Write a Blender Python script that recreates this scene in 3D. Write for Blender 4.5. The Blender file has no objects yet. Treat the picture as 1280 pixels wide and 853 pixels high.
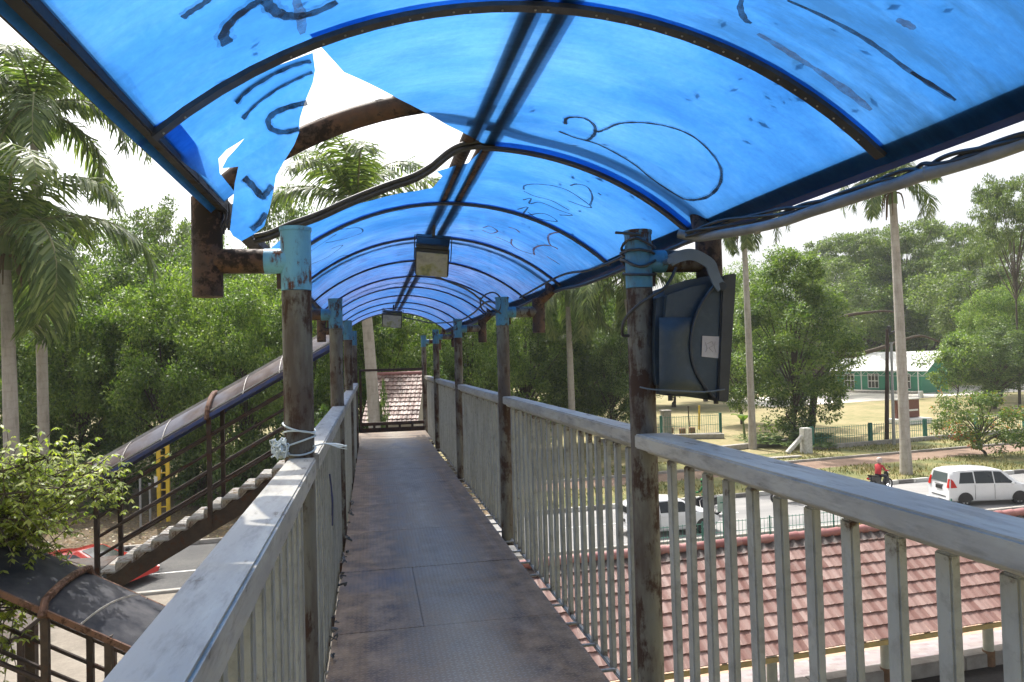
import bpy, bmesh, math, random
import numpy as np
from mathutils import Vector, Matrix
from mathutils.geometry import delaunay_2d_cdt

rad = math.radians
SC = bpy.context.scene
COL = SC.collection
random.seed(4)

# ------------------------------------------------------------------ camera
EYE = Vector((0, 0, 7.4))
FPX = 900.0                                  # focal length in pixels of the 1280 px frame
YAW, PITCH, ROLL = rad(11.160), rad(1.328), rad(1.5)
f0 = Vector((math.sin(YAW), math.cos(YAW), 0))
r0 = Vector((math.cos(YAW), -math.sin(YAW), 0))
FW = f0 * math.cos(PITCH) + Vector((0, 0, 1)) * math.sin(PITCH)
u1 = Vector((0, 0, 1)) * math.cos(PITCH) - f0 * math.sin(PITCH)
RT = r0 * math.cos(ROLL) - u1 * math.sin(ROLL)
UP = u1 * math.cos(ROLL) + r0 * math.sin(ROLL)
cd = bpy.data.cameras.new("Camera")
cam = bpy.data.objects.new("Camera", cd)
COL.objects.link(cam)
cam.matrix_world = Matrix(((RT.x, UP.x, -FW.x, EYE.x), (RT.y, UP.y, -FW.y, EYE.y), (RT.z, UP.z, -FW.z, EYE.z), (0, 0, 0, 1)))
cd.sensor_width = 36
cd.lens = 36 * FPX / 1280
cd.clip_start, cd.clip_end = 0.05, 3000
SC.camera = cam

# ------------------------------------------------------------------ light
SUN_DIR = Vector((-0.155, 0.58, 1.0)).normalized()     # towards the sun
SUN_EL = math.asin(SUN_DIR.z)
SUN_AZ = math.atan2(SUN_DIR.x, SUN_DIR.y)
w = bpy.data.worlds.new("World")
SC.world = w
w.use_nodes = True
nt = w.node_tree
sky = nt.nodes.new("ShaderNodeTexSky")
sky.sky_type = 'NISHITA'
sky.sun_disc = False
sky.sun_elevation = SUN_EL
sky.sun_rotation = SUN_AZ
sky.air_density, sky.dust_density, sky.ozone_density = 1.0, 6.0, 1.0
bg = nt.nodes["Background"]
bg.inputs[1].default_value = 0.15
hs_ = nt.nodes.new("ShaderNodeHueSaturation")      # hazy, nearly white tropical sky
hs_.inputs['Saturation'].default_value = 0.3
hs_.inputs['Value'].default_value = 1.1
nt.links.new(sky.outputs[0], hs_.inputs['Color'])
nt.links.new(hs_.outputs[0], bg.inputs[0])
sd = bpy.data.lights.new("Sun", 'SUN')
sd.energy = 3.3
sd.angle = rad(0.6)
sd.color = (1.0, 0.95, 0.87)
sun = bpy.data.objects.new("Sun", sd)
COL.objects.link(sun)
sun.rotation_euler = SUN_DIR.to_track_quat('Z', 'Y').to_euler()
sun.location = (0, 0, 40)
SC.view_settings.view_transform = 'Standard'
SC.view_settings.look = 'None'
SC.view_settings.exposure = 0.9
SC.view_settings.gamma = 1
SC.cycles.max_bounces = 8
SC.cycles.transparent_max_bounces = 12

# ------------------------------------------------------------------ helpers
def ray(px, py):
    return FW + RT * ((px - 640) / FPX) - UP * ((py - 426.5) / FPX)
def on(px, py, ax, v):
    d = ray(px, py)
    return EYE + d * ((v - EYE[ax]) / d[ax])
def dep(px, py, D):
    return EYE + ray(px, py) * D
def ground_at(px, D):
    p = dep(px, 440, D)
    return Vector((p.x, p.y, 0))

class MB:
    def __init__(s):
        s.v, s.f, s.m = [], [], []
        s.mi = 0
    def face(s, pts):
        n = len(s.v)
        s.v += [tuple(p) for p in pts]
        s.f.append(tuple(range(n, n + len(pts))))
        s.m.append(s.mi)
    def add(s, vs, fs):
        n = len(s.v)
        s.v += [tuple(p) for p in vs]
        for f in fs:
            s.f.append(tuple(n + i for i in f))
            s.m.append(s.mi)
    def box(s, c, d, M=None):
        hx, hy, hz = d[0] / 2, d[1] / 2, d[2] / 2
        vs = [Vector((x, y, z)) for x in (-hx, hx) for y in (-hy, hy) for z in (-hz, hz)]
        if M is not None:
            vs = [M @ v for v in vs]
        c = Vector(c)
        s.add([v + c for v in vs], [(0, 1, 3, 2), (4, 6, 7, 5), (0, 4, 5, 1), (2, 3, 7, 6), (0, 2, 6, 4), (1, 5, 7, 3)])
    def bar(s, a, b, w, h, up=(0, 0, 1)):
        a, b = Vector(a), Vector(b)
        d = b - a
        L = d.length
        d.normalize()
        up = Vector(up)
        sd_ = d.cross(up)
        if sd_.length < 1e-4:
            sd_ = d.cross(Vector((1, 0, 0)))
        sd_.normalize()
        u = sd_.cross(d)
        M = Matrix((d, sd_, u)).transposed()
        s.box((a + b) / 2, (L, w, h), M)
    def tube(s, pts, r, n=8, cap=True, close=False):
        pts = [Vector(p) for p in pts]
        N = len(pts)
        rs = r if isinstance(r, (list, tuple)) else [r] * N
        t0 = (pts[1] - pts[0]).normalized()
        ref = Vector((0, 0, 1)) if abs(t0.z) < 0.9 else Vector((1, 0, 0))
        u = t0.cross(ref).normalized()
        vs, fs = [], []
        for i, p in enumerate(pts):
            if close:
                t = (pts[(i + 1) % N] - pts[i - 1]).normalized()
            else:
                t = (pts[min(i + 1, N - 1)] - pts[max(i - 1, 0)]).normalized()
            u = (u - t * u.dot(t))
            u.normalize()
            w_ = t.cross(u)
            for k in range(n):
                a = 2 * math.pi * k / n
                vs.append(p + (u * math.cos(a) + w_ * math.sin(a)) * rs[i])
        for i in range(N if close else N - 1):
            j = (i + 1) % N
            for k in range(n):
                k2 = (k + 1) % n
                fs.append((i * n + k, i * n + k2, j * n + k2, j * n + k))
        if cap and not close:
            fs.append(tuple(range(n - 1, -1, -1)))
            fs.append(tuple((N - 1) * n + k for k in range(n)))
        s.add(vs, fs)
    def lathe(s, prof, c=(0, 0, 0), n=20, M=None):
        c = Vector(c)
        vs, fs = [], []
        for (r, z) in prof:
            for k in range(n):
                a = 2 * math.pi * k / n
                p = Vector((r * math.cos(a), r * math.sin(a), z))
                vs.append((M @ p if M is not None else p) + c)
        for i in range(len(prof) - 1):
            for k in range(n):
                k2 = (k + 1) % n
                fs.append((i * n + k, i * n + k2, (i + 1) * n + k2, (i + 1) * n + k))
        s.add(vs, fs)
    def prism(s, poly, fn0, fn1):
        n = len(poly)
        a = [fn0(p) for p in poly]
        b = [fn1(p) for p in poly]
        fs = [tuple(range(n)), tuple(range(2 * n - 1, n - 1, -1))]
        for i in range(n):
            j = (i + 1) % n
            fs.append((j, i, n + i, n + j))
        s.add(a + b, fs)
    def grid(s, fn, nu, nv):
        vs = [fn(i / nu, j / nv) for i in range(nu + 1) for j in range(nv + 1)]
        fs = [(i * (nv + 1) + j, (i + 1) * (nv + 1) + j, (i + 1) * (nv + 1) + j + 1, i * (nv + 1) + j + 1) for i in range(nu) for j in range(nv)]
        s.add(vs, fs)
    def mesh(s, name, mats, off=(0, 0, 0), bevel=0, smooth=None, recalc=True, solid=0):
        me = bpy.data.meshes.new(name)
        ox, oy, oz = off
        me.from_pydata([(x - ox, y - oy, z - oz) for x, y, z in s.v], [], s.f)
        mats = mats if isinstance(mats, (list, tuple)) else [mats]
        for m in mats:
            me.materials.append(m)
        me.polygons.foreach_set('material_index', s.m)
        bm = bmesh.new()
        bm.from_mesh(me)
        if recalc:
            bmesh.ops.recalc_face_normals(bm, faces=bm.faces)
        if bevel:
            es = [e for e in bm.edges if len(e.link_faces) == 2 and e.calc_face_angle(0) > rad(35)]
            bmesh.ops.bevel(bm, geom=es, offset=bevel, segments=2, affect='EDGES', clamp_overlap=True)
        bm.to_mesh(me)
        bm.free()
        if smooth is None:
            smooth = 40
        if smooth:
            me.polygons.foreach_set('use_smooth', [True] * len(me.polygons))
            me.set_sharp_from_angle(angle=rad(smooth))
        me.update()
        return me
    def build(s, name, mats, parent=None, **k):
        off = world_of(parent) if parent else k.pop('off', (0, 0, 0))
        k.pop('off', None)
        me = s.mesh(name, mats, off, **k)
        o = bpy.data.objects.new(name, me)
        COL.objects.link(o)
        if parent:
            o.parent = parent
        else:
            o.location = off
        return o

def world_of(o):
    p = Vector((0, 0, 0))
    while o:
        p += Vector(o.location)
        o = o.parent
    return p

def tag(o, label=None, cat=None, group=None, kind=None):
    if label: o['label'] = label
    if cat: o['category'] = cat
    if group: o['group'] = group
    if kind: o['kind'] = kind
    return o
def thing(name, label, cat, loc=(0, 0, 0), group=None):
    o = bpy.data.objects.new(name, None)
    o.empty_display_size = 0.2
    COL.objects.link(o)
    o.location = loc
    return tag(o, label, cat, group)
def copy_tree(o, parent=None):
    c = o.copy()
    COL.objects.link(c)
    if parent:
        c.parent = parent
    for ch in list(o.children):
        copy_tree(ch, c)
    return c

def catmull(pts, k=6):
    pts = [Vector(p) for p in pts]
    P = [pts[0] * 2 - pts[1]] + pts + [pts[-1] * 2 - pts[-2]]
    out = []
    for i in range(1, len(P) - 2):
        for j in range(k):
            t = j / k
            a, b, c, d = P[i - 1], P[i], P[i + 1], P[i + 2]
            out.append(0.5 * ((2 * b) + (c - a) * t + (2 * a - 5 * b + 4 * c - d) * t * t + (3 * b - a - 3 * c + d) * t ** 3))
    out.append(pts[-1])
    return out

def raw_mesh(name, V, F, mat, smooth=False):
    """V (n,3) float array, F (m,4) int array of quads"""
    me = bpy.data.meshes.new(name)
    V = np.asarray(V, np.float32)
    F = np.asarray(F, np.int32)
    me.vertices.add(len(V))
    me.vertices.foreach_set('co', V.ravel())
    me.loops.add(F.size)
    me.loops.foreach_set('vertex_index', F.ravel())
    me.polygons.add(len(F))
    me.polygons.foreach_set('loop_start', np.arange(len(F), dtype=np.int32) * F.shape[1])
    me.polygons.foreach_set('use_smooth', np.full(len(F), smooth))
    me.materials.append(mat)
    me.update(calc_edges=True)
    me.validate()
    return me

# ------------------------------------------------------------------ materials
class NT:
    def __init__(s, name):
        s.mat = bpy.data.materials.new(name)
        s.mat.use_nodes = True
        s.t = s.mat.node_tree
        s.p = s.t.nodes["Principled BSDF"]
        s.out = s.t.nodes["Material Output"]
        s._co = None
    def n(s, kind, **k):
        nd = s.t.nodes.new("ShaderNode" + kind)
        for a, b in k.items():
            setattr(nd, a, b)
        return nd
    def l(s, a, b):
        s.t.links.new(a, b)
    def co(s):
        if s._co is None:
            s._co = s.n("TexCoord").outputs['Object']
        return s._co
    def scaled(s, sx, sy, sz, loc=(0, 0, 0), rot=(0, 0, 0)):
        m = s.n("Mapping")
        m.inputs['Scale'].default_value = (sx, sy, sz)
        m.inputs['Location'].default_value = loc
        m.inputs['Rotation'].default_value = rot
        s.l(s.co(), m.inputs['Vector'])
        return m.outputs[0]
    def noise(s, scale, detail=5, rough=0.55, vec=None, dist=0):
        nd = s.n("TexNoise")
        nd.inputs['Scale'].default_value = scale
        nd.inputs['Detail'].default_value = detail
        nd.inputs['Roughness'].default_value = rough
        nd.inputs['Distortion'].default_value = dist
        s.l(vec if vec is not None else s.co(), nd.inputs['Vector'])
        return nd.outputs['Fac']
    def ramp(s, fac, stops):
        r = s.n("ValToRGB")
        e = r.color_ramp.elements
        while len(e) < len(stops):
            e.new(0.5)
        for el, (p, c) in zip(e, stops):
            el.position = p
            el.color = (c, c, c, 1) if isinstance(c, (int, float)) else (*c, 1)
        s.l(fac, r.inputs[0])
        return r.outputs[0]
    def mix(s, fac, a, b, blend='MIX'):
        m = s.n("MixRGB", blend_type=blend)
        for i, x in enumerate((fac, a, b)):
            if isinstance(x, (int, float)):
                m.inputs[i].default_value = x if i == 0 else (x, x, x, 1)
            elif isinstance(x, tuple):
                m.inputs[i].default_value = (*x, 1)
            else:
                s.l(x, m.inputs[i])
        return m.outputs[0]
    def math(s, op, a, b=None, c=None):
        m = s.n("Math", operation=op)
        for i, x in enumerate((a, b, c)):
            if x is None: continue
            if isinstance(x, (int, float)): m.inputs[i].default_value = x
            else: s.l(x, m.inputs[i])
        return m.outputs[0]
    def base(s, c):
        if isinstance(c, tuple): s.p.inputs['Base Color'].default_value = (*c, 1)
        else: s.l(c, s.p.inputs['Base Color'])
    def rough(s, v):
        if isinstance(v, (int, float)): s.p.inputs['Roughness'].default_value = v
        else: s.l(v, s.p.inputs['Roughness'])
    def bump(s, h, strength=0.4, dist=0.01):
        b = s.n("Bump")
        b.inputs['Strength'].default_value = strength
        b.inputs['Distance'].default_value = dist
        s.l(h, b.inputs['Height'])
        s.l(b.outputs[0], s.p.inputs['Normal'])
    def sep(s, vec=None):
        x = s.n("SeparateXYZ")
        s.l(vec if vec is not None else s.co(), x.inputs[0])
        return x.outputs

def simple(name, a, b=None, scale=8, rough=0.6, metal=0, bump=0.15, bd=0.004, stretch=None, spec=0.5, lo=0.35, hi=0.65):
    m = NT(name)
    v = m.scaled(*stretch) if stretch else None
    nz = m.noise(scale, 6, 0.6, v)
    b = b or tuple(x * 0.75 for x in a)
    m.base(m.ramp(nz, [(lo, a), (hi, b)]))
    m.rough(rough)
    m.p.inputs['Metallic'].default_value = metal
    m.p.inputs['Specular IOR Level'].default_value = spec
    if bump:
        m.bump(nz, bump, bd)
    return m.mat

def worn(name, paint, under, rustc, amt=0.5, scale=5, rough=0.55, streak=(1, 1, 1), grime=(0.06, 0.055, 0.05), gamt=0.5):
    """paint, patches worn to a second tone, rust spots and grime"""
    m = NT(name)
    v = m.scaled(*streak)
    n1 = m.noise(scale, 8, 0.65, v)
    n2 = m.noise(scale * 3.1, 6, 0.7, v)
    n3 = m.noise(scale * 0.6, 6, 0.7)
    c = m.mix(m.ramp(n1, [(0.42, 0.0), (0.58, 1.0)]), paint, under)
    c = m.mix(m.math('MULTIPLY', m.ramp(n2, [(0.5, 0.0), (0.7, 1.0)]), gamt), c, grime)
    k = m.ramp(m.math('MULTIPLY_ADD', n2, 0.45, m.math('MULTIPLY', n3, 0.55)), [(0.62 - amt * 0.3, 0.0), (0.68 - amt * 0.3, 1.0)])
    c = m.mix(k, c, rustc)
    m.base(c)
    m.rough(m.math('MULTIPLY_ADD', k, 0.3, rough))
    m.p.inputs['Specular IOR Level'].default_value = 0.28
    m.bump(m.math('ADD', n2, m.math('MULTIPLY', k, -0.5)), 0.3, 0.003)
    return m.mat

RUST = worn('rusty steel', (0.045, 0.03, 0.024), (0.085, 0.045, 0.028), (0.022, 0.016, 0.014), 0.4, 9, 0.65)
RUST_GREY = worn('rusty grey post paint', (0.07, 0.055, 0.046), (0.135, 0.13, 0.107), (0.045, 0.026, 0.018), 0.42, 7, 0.6, (1, 1, 0.25))
DARKSTEEL = worn('dark brown stair steel', (0.03, 0.021, 0.018), (0.05, 0.033, 0.026), (0.06, 0.026, 0.015), 0.3, 6, 0.6)
BLUESHADE = worn('shaded blue post paint', (0.06, 0.19, 0.29), (0.05, 0.15, 0.24), (0.05, 0.025, 0.015), 0.3, 9, 0.5, (1, 1, 0.35))  # post paint toned down for the heads standing in shade
BLUESUN = worn('sunlit faded blue post paint', (0.13, 0.33, 0.46), (0.1, 0.27, 0.4), (0.08, 0.03, 0.015), 0.36, 9, 0.5, (1, 1, 0.35))  # same paint, faded and lightened for the sunlit left head
RAILGREY = worn('worn grey rail paint', (0.34, 0.325, 0.285), (0.26, 0.25, 0.225), (0.13, 0.105, 0.085), 0.12, 6, 0.6, (1.6, 0.35, 1.6), (0.09, 0.085, 0.08), 0.55)
BALGREY = worn('grey baluster paint', (0.285, 0.295, 0.28), (0.23, 0.238, 0.225), (0.13, 0.11, 0.095), 0.14, 6, 0.55, (1.5, 1.5, 0.4), (0.1, 0.1, 0.1), 0.45)
RIBBLACK = simple('black rib strip', (0.012, 0.012, 0.014), (0.03, 0.03, 0.03), 30, 0.45)
RUBBER = simple('black cable rubber', (0.012, 0.012, 0.014), (0.025, 0.025, 0.026), 20, 0.5)
PIPEGREY = simple('grey conduit plastic', (0.17, 0.175, 0.185), (0.11, 0.115, 0.12), 12, 0.45)
BOLTS = simple('bolt heads', (0.4, 0.38, 0.34), None, 40, 0.4, 0.6)
CONC = simple('weathered concrete', (0.36, 0.34, 0.31), (0.25, 0.235, 0.21), 3, 0.9, 0, 0.3, 0.01)
CONCW = simple('whitewashed concrete', (0.6, 0.6, 0.57), (0.4, 0.39, 0.36), 6, 0.85)
WHITE = simple('white paint', (0.72, 0.72, 0.7), (0.6, 0.6, 0.57), 8, 0.6, 0, 0.05)
def balmat():
    m = NT('grey baluster paint with rusty ends')
    n1 = m.noise(6, 8, 0.65, m.scaled(1.5, 1.5, 0.4)); n2 = m.noise(19, 6, 0.7)
    c = m.mix(m.ramp(n1, [(0.42, 0.0), (0.58, 1.0)]), (0.285, 0.292, 0.272), (0.225, 0.23, 0.215))
    c = m.mix(m.math('MULTIPLY', m.ramp(n2, [(0.5, 0.0), (0.72, 1.0)]), 0.5), c, (0.09, 0.085, 0.08))
    z = m.sep()[2]
    e = m.math('MAXIMUM', m.math('MULTIPLY_ADD', z, 8.0, -8.0 * 6.9), m.math('MULTIPLY_ADD', z, -6.0, 6.0 * 5.88))
    k = m.ramp(m.math('ADD', m.math('MULTIPLY', m.math('MAXIMUM', e, 0.0), 0.35), m.math('MULTIPLY', n2, 0.9)), [(0.6, 0.0), (0.72, 1.0)])
    c = m.mix(k, c, (0.07, 0.04, 0.025))
    m.base(c); m.rough(0.6); m.bump(n2, 0.35, 0.003)
    m.p.inputs['Specular IOR Level'].default_value = 0.28
    return m.mat
BALGREY = balmat()
GREYMETAL = simple('galvanised grey', (0.34, 0.35, 0.36), (0.26, 0.27, 0.28), 10, 0.45, 0.4)
YELLOW = simple('yellow paint', (0.72, 0.5, 0.03), (0.62, 0.42, 0.04), 8, 0.5)
GREENP = simple('green fence paint', (0.02, 0.16, 0.12), (0.03, 0.12, 0.09), 8, 0.5)
GREENW = simple('green wall boards', (0.035, 0.27, 0.16), (0.03, 0.22, 0.13), 3, 0.7, 0, 0.1, 0.01, (8, 8, 0.4))
TIN = simple('white metal roof', (0.72, 0.73, 0.74), (0.62, 0.62, 0.62), 1.5, 0.4, 0, 0.05)
TRUNK = simple('tree bark', (0.09, 0.07, 0.05), (0.05, 0.04, 0.03), 8, 0.95, 0, 0.6, 0.03, (3, 3, 0.6))
BLACK = simple('black plastic', (0.012, 0.012, 0.013), (0.02, 0.02, 0.02), 10, 0.5, 0, 0)
TYRE = simple('tyre rubber', (0.02, 0.02, 0.02), (0.03, 0.03, 0.03), 10, 0.85, 0, 0)
ALLOY = simple('alloy wheel', (0.5, 0.5, 0.52), (0.42, 0.42, 0.43), 10, 0.3, 0.8, 0)
REDLAMP = simple('red lamp lens', (0.5, 0.02, 0.015), (0.4, 0.015, 0.01), 5, 0.2, 0, 0)
LAMPGL = simple('clear lamp lens', (0.7, 0.7, 0.7), (0.6, 0.6, 0.6), 5, 0.15, 0, 0)

def carpaint(name, c):
    m = NT(name)
    m.base(m.ramp(m.noise(3, 4), [(0.3, c), (0.75, tuple(x * 0.9 for x in c))]))
    m.rough(0.32)
    m.p.inputs['Coat Weight'].default_value = 0.6
    m.p.inputs['Coat Roughness'].default_value = 0.08
    return m.mat
WHITECAR = carpaint('white car paint', (0.72, 0.73, 0.74))
REDCAR = carpaint('red car paint', (0.6, 0.02, 0.012))
gm = NT('tinted car glass')
gm.base((0.012, 0.016, 0.018)); gm.rough(0.08)
CARGLASS = gm.mat
gm = NT('dusty grey car glass')
gm.base((0.08, 0.1, 0.1)); gm.rough(0.12)
REARGLASS = gm.mat

def palm_trunk_mat():
    m = NT('royal palm trunk')
    z = m.sep()[2]
    nz = m.noise(5, 6, 0.6)
    ring = m.math('SINE', m.math('MULTIPLY_ADD', nz, 7.0, m.math('MULTIPLY', z, 17.0)))
    c = m.ramp(m.noise(2.2, 7, 0.7, m.scaled(2, 2, 0.5)), [(0.3, (0.42, 0.39, 0.35)), (0.55, (0.33, 0.3, 0.26)), (0.75, (0.2, 0.18, 0.15))])
    c = m.mix(m.math('MULTIPLY', m.ramp(ring, [(0.75, 0.0), (1.0, 1.0)]), 0.16), c, (0.14, 0.12, 0.1))
    m.base(c); m.rough(0.9)
    m.bump(m.math('MULTIPLY_ADD', ring, 0.1, nz), 0.4, 0.02)
    return m.mat
PALMTRUNK = palm_trunk_mat()
SHAFT = simple('green crownshaft', (0.12, 0.2, 0.06), (0.2, 0.22, 0.09), 4, 0.5, 0, 0.1, 0.01, (4, 4, 0.5))
DEADFROND = simple('dry brown frond', (0.16, 0.11, 0.06), (0.09, 0.06, 0.035), 6, 0.9)

def leaf_mat(name, stops, trans=0.4, patch=0.5, tint=(1.4, 1.6, 0.5)):
    m = NT(name)
    rnd = m.n("NewGeometry").outputs['Random Per Island']
    f = m.math('MULTIPLY_ADD', rnd, 0.6, m.math('MULTIPLY', m.ramp(m.noise(patch, 3, 0.5), [(0.3, 0.0), (0.7, 1.0)]), 0.4))
    c = m.ramp(f, stops)
    m.base(c)
    m.rough(0.48)
    m.p.inputs['Specular IOR Level'].default_value = 0.4
    tr = m.n("BsdfTranslucent")
    m.l(m.mix(1.0, c, tint, 'MULTIPLY'), tr.inputs['Color'])
    mx = m.n("MixShader")
    mx.inputs[0].default_value = trans
    m.l(m.p.outputs[0], mx.inputs[1])
    m.l(tr.outputs[0], mx.inputs[2])
    m.l(mx.outputs[0], m.out.inputs['Surface'])
    return m.mat
LEAF_MID = leaf_mat('mid green leaves', [(0.15, (0.04, 0.08, 0.019)), (0.5, (0.11, 0.175, 0.042)), (0.85, (0.24, 0.3, 0.085))])
LEAF_LIGHT = leaf_mat('light green leaves', [(0.15, (0.05, 0.095, 0.022)), (0.5, (0.13, 0.205, 0.046)), (0.85, (0.26, 0.325, 0.09))])
LEAF_DARK = leaf_mat('dark green leaves', [(0.15, (0.032, 0.065, 0.019)), (0.5, (0.085, 0.14, 0.038)), (0.85, (0.19, 0.25, 0.075))], 0.3)
LEAF_GREY = leaf_mat('grey green leaves', [(0.15, (0.06, 0.095, 0.038)), (0.5, (0.11, 0.155, 0.06)), (0.85, (0.19, 0.23, 0.09))])
LEAF_FLOWER = leaf_mat('green leaves with orange flowers', [(0.2, (0.07, 0.12, 0.03)), (0.55, (0.13, 0.19, 0.05)), (0.72, (0.18, 0.2, 0.05)), (0.86, (0.55, 0.12, 0.04))])
LEAF_NEAR = leaf_mat('bright hanging leaves', [(0.2, (0.1, 0.14, 0.025)), (0.5, (0.21, 0.26, 0.055)), (0.8, (0.34, 0.36, 0.1))], 0.45, 1.2)
PALMLEAF = leaf_mat('palm leaflets', [(0.2, (0.06, 0.095, 0.035)), (0.5, (0.12, 0.17, 0.065)), (0.8, (0.24, 0.28, 0.12))], 0.35, 0.8)

# ------------------------------------------------------------------ ground, road, paths
def strip(name, mat, x0, x1, near, far, z, n=24, kind='structure', thick=0):
    """sheet between two lines Y = a + b X"""
    m = MB()
    if thick:
        pts = [(x0, near[0] + near[1] * x0), (x1, near[0] + near[1] * x1), (x1, far[0] + far[1] * x1), (x0, far[0] + far[1] * x0)]
        m.prism(pts, lambda p: Vector((p[0], p[1], z - thick)), lambda p: Vector((p[0], p[1], z)))
    else:
        def fn(u, v):
            x = x0 + (x1 - x0) * u
            ya, yb = near[0] + near[1] * x, far[0] + far[1] * x
            return Vector((x, ya + (yb - ya) * v, z))
        m.grid(fn, n, 1)
    o = m.build(name, mat)
    return tag(o, kind=kind)

def ground_mat():
    m = NT('dry grass and earth')
    n1 = m.noise(0.2, 8, 0.7)
    n2 = m.noise(1.5, 8, 0.7)
    n3 = m.noise(14, 6, 0.7)
    f = m.math('MULTIPLY_ADD', n2, 0.45, m.math('MULTIPLY', n1, 0.55))
    c = m.ramp(f, [(0.35, (0.1, 0.12, 0.04)), (0.46, (0.22, 0.2, 0.085)), (0.58, (0.33, 0.265, 0.14)), (0.7, (0.3, 0.215, 0.125))])
    c = m.mix(m.math('MULTIPLY', m.ramp(n3, [(0.4, 0.0), (0.7, 1.0)]), 0.5), c, (0.16, 0.14, 0.07))
    m.base(c); m.rough(0.95); m.bump(n3, 0.5, 0.03)
    return m.mat
def verge_mat():
    m = NT('patchy verge grass')
    n1 = m.noise(0.5, 6, 0.65); n3 = m.noise(12, 6, 0.7)
    f = m.math('MULTIPLY_ADD', n3, 0.4, m.math('MULTIPLY', n1, 0.6))
    m.base(m.ramp(f, [(0.38, (0.06, 0.085, 0.025)), (0.5, (0.15, 0.15, 0.05)), (0.62, (0.28, 0.22, 0.1))]))
    m.rough(0.95); m.bump(n3, 0.6, 0.04)
    return m.mat
def road_mat():
    m = NT('dusty road surface')
    n1 = m.noise(0.35, 7, 0.65, m.scaled(0.25, 1, 1)); n3 = m.noise(40, 5, 0.7)
    f = m.math('MULTIPLY_ADD', n3, 0.25, m.math('MULTIPLY', n1, 0.75))
    m.base(m.ramp(f, [(0.35, (0.15, 0.15, 0.15)), (0.5, (0.23, 0.225, 0.22)), (0.65, (0.31, 0.3, 0.285))]))
    m.rough(0.85); m.bump(n3, 0.3, 0.01)
    return m.mat
def dirt_mat(name, a, b, c_):
    m = NT(name)
    n1 = m.noise(0.6, 7, 0.65); n3 = m.noise(9, 6, 0.75)
    f = m.math('MULTIPLY_ADD', n3, 0.45, m.math('MULTIPLY', n1, 0.55))
    m.base(m.ramp(f, [(0.36, a), (0.5, b), (0.64, c_)]))
    m.rough(0.95); m.bump(n3, 0.5, 0.03)
    return m.mat
GROUND, VERGE, ROADM = ground_mat(), verge_mat(), road_mat()
EARTH = dirt_mat('shaded earth with fallen leaves', (0.05, 0.04, 0.025), (0.1, 0.075, 0.045), (0.19, 0.12, 0.06))
PATHM = dirt_mat('brown path paving', (0.14, 0.09, 0.062), (0.21, 0.14, 0.1), (0.28, 0.2, 0.145))
SAND = dirt_mat('pale sandy paving', (0.15, 0.13, 0.105), (0.205, 0.178, 0.145), (0.26, 0.23, 0.19))
PALE = dirt_mat('bleached concrete apron', (0.5, 0.46, 0.4), (0.6, 0.56, 0.5), (0.66, 0.62, 0.56))
SHADEASPH = dirt_mat('asphalt in shelter shade', (0.035, 0.035, 0.037), (0.05, 0.05, 0.05), (0.075, 0.07, 0.066))  # asphalt coloured dark for the shade under the shelter roof

m = MB()
def gfn(u, v):
    return Vector((-400 + 800 * u, -400 + 800 * v, -0.03))
m.grid(gfn, 8, 8)
tag(m.build('ground', GROUND), kind='structure')
NEAR, FARK = (25.9, 0.06), (32.55, 0.07)
strip('road', ROADM, 5, 200, NEAR, FARK, 0.0)
strip('road', dirt_mat('tree shaded asphalt', (0.06, 0.06, 0.062), (0.085, 0.084, 0.083), (0.12, 0.116, 0.11)), -160, 5, NEAR, FARK, 0.0)  # left stretch of the same road, coloured darker for tree shade
strip('lane_line', WHITE, -160, 6, (27.98 + 0.42, 0.06), (28.06 + 0.44, 0.06), 0.004)
for k in range(12):
    x0 = 8 + k * 6
    strip('lane_line', WHITE, x0, x0 + 2.5, (29.7, 0.063), (29.8, 0.063), 0.004, 1)
strip('verge', VERGE, 7, 200, (32.75, 0.07), (37.0, 0.11), 0.11, thick=0.14)
strip('path', PATHM, 7, 200, (37.0, 0.11), (39.3, 0.12), 0.10, thick=0.13)
strip('bank', VERGE, 12, 200, (39.55, 0.12), (42.6, 0.149), 0.14, thick=0.17)
strip('earth', EARTH, -160, 7, (32.75, 0.07), (52, 0.07), 0.10, thick=0.13)
strip('field_apron', PALE, 52, 200, (76, 0.2), (94, 0.2), -0.01)
strip('pavement', SAND, -160, 160, (7, 0.05), (25.65, 0.06), 0.06, thick=0.09)
strip('platform', dirt_mat('salmon paving', (0.42, 0.27, 0.18), (0.5, 0.34, 0.24), (0.54, 0.42, 0.32)), 0, 90, (14.9 - 0.5, 0.07), (16.4 - 0.5, 0.07), 0.30, thick=0.26)
strip('shelter_floor', SHADEASPH, 0, 90, (8, 0.06), (13.2, 0.07), 0.10, thick=0.06)

def paver_mat():
    m = NT('purple and white pavers')
    b = m.n("TexBrick")
    b.inputs['Scale'].default_value = 2.2
    b.inputs['Color1'].default_value = (0.36, 0.33, 0.35, 1)
    b.inputs['Color2'].default_value = (0.26, 0.2, 0.21, 1)
    b.inputs['Mortar'].default_value = (0.3, 0.28, 0.27, 1)
    b.inputs['Mortar Size'].default_value = 0.012
    m.l(m.co(), b.inputs['Vector'])
    m.base(m.mix(m.math('MULTIPLY', m.ramp(m.noise(4, 6, 0.7), [(0.4, 0.0), (0.6, 1.0)]), 0.6), b.outputs[0], (0.34, 0.31, 0.29)))
    m.rough(0.9)
    return m.mat
strip('paving', paver_mat(), 0, 90, (13.55, 0.07), (14.4, 0.07), 0.30, thick=0.26)

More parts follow.
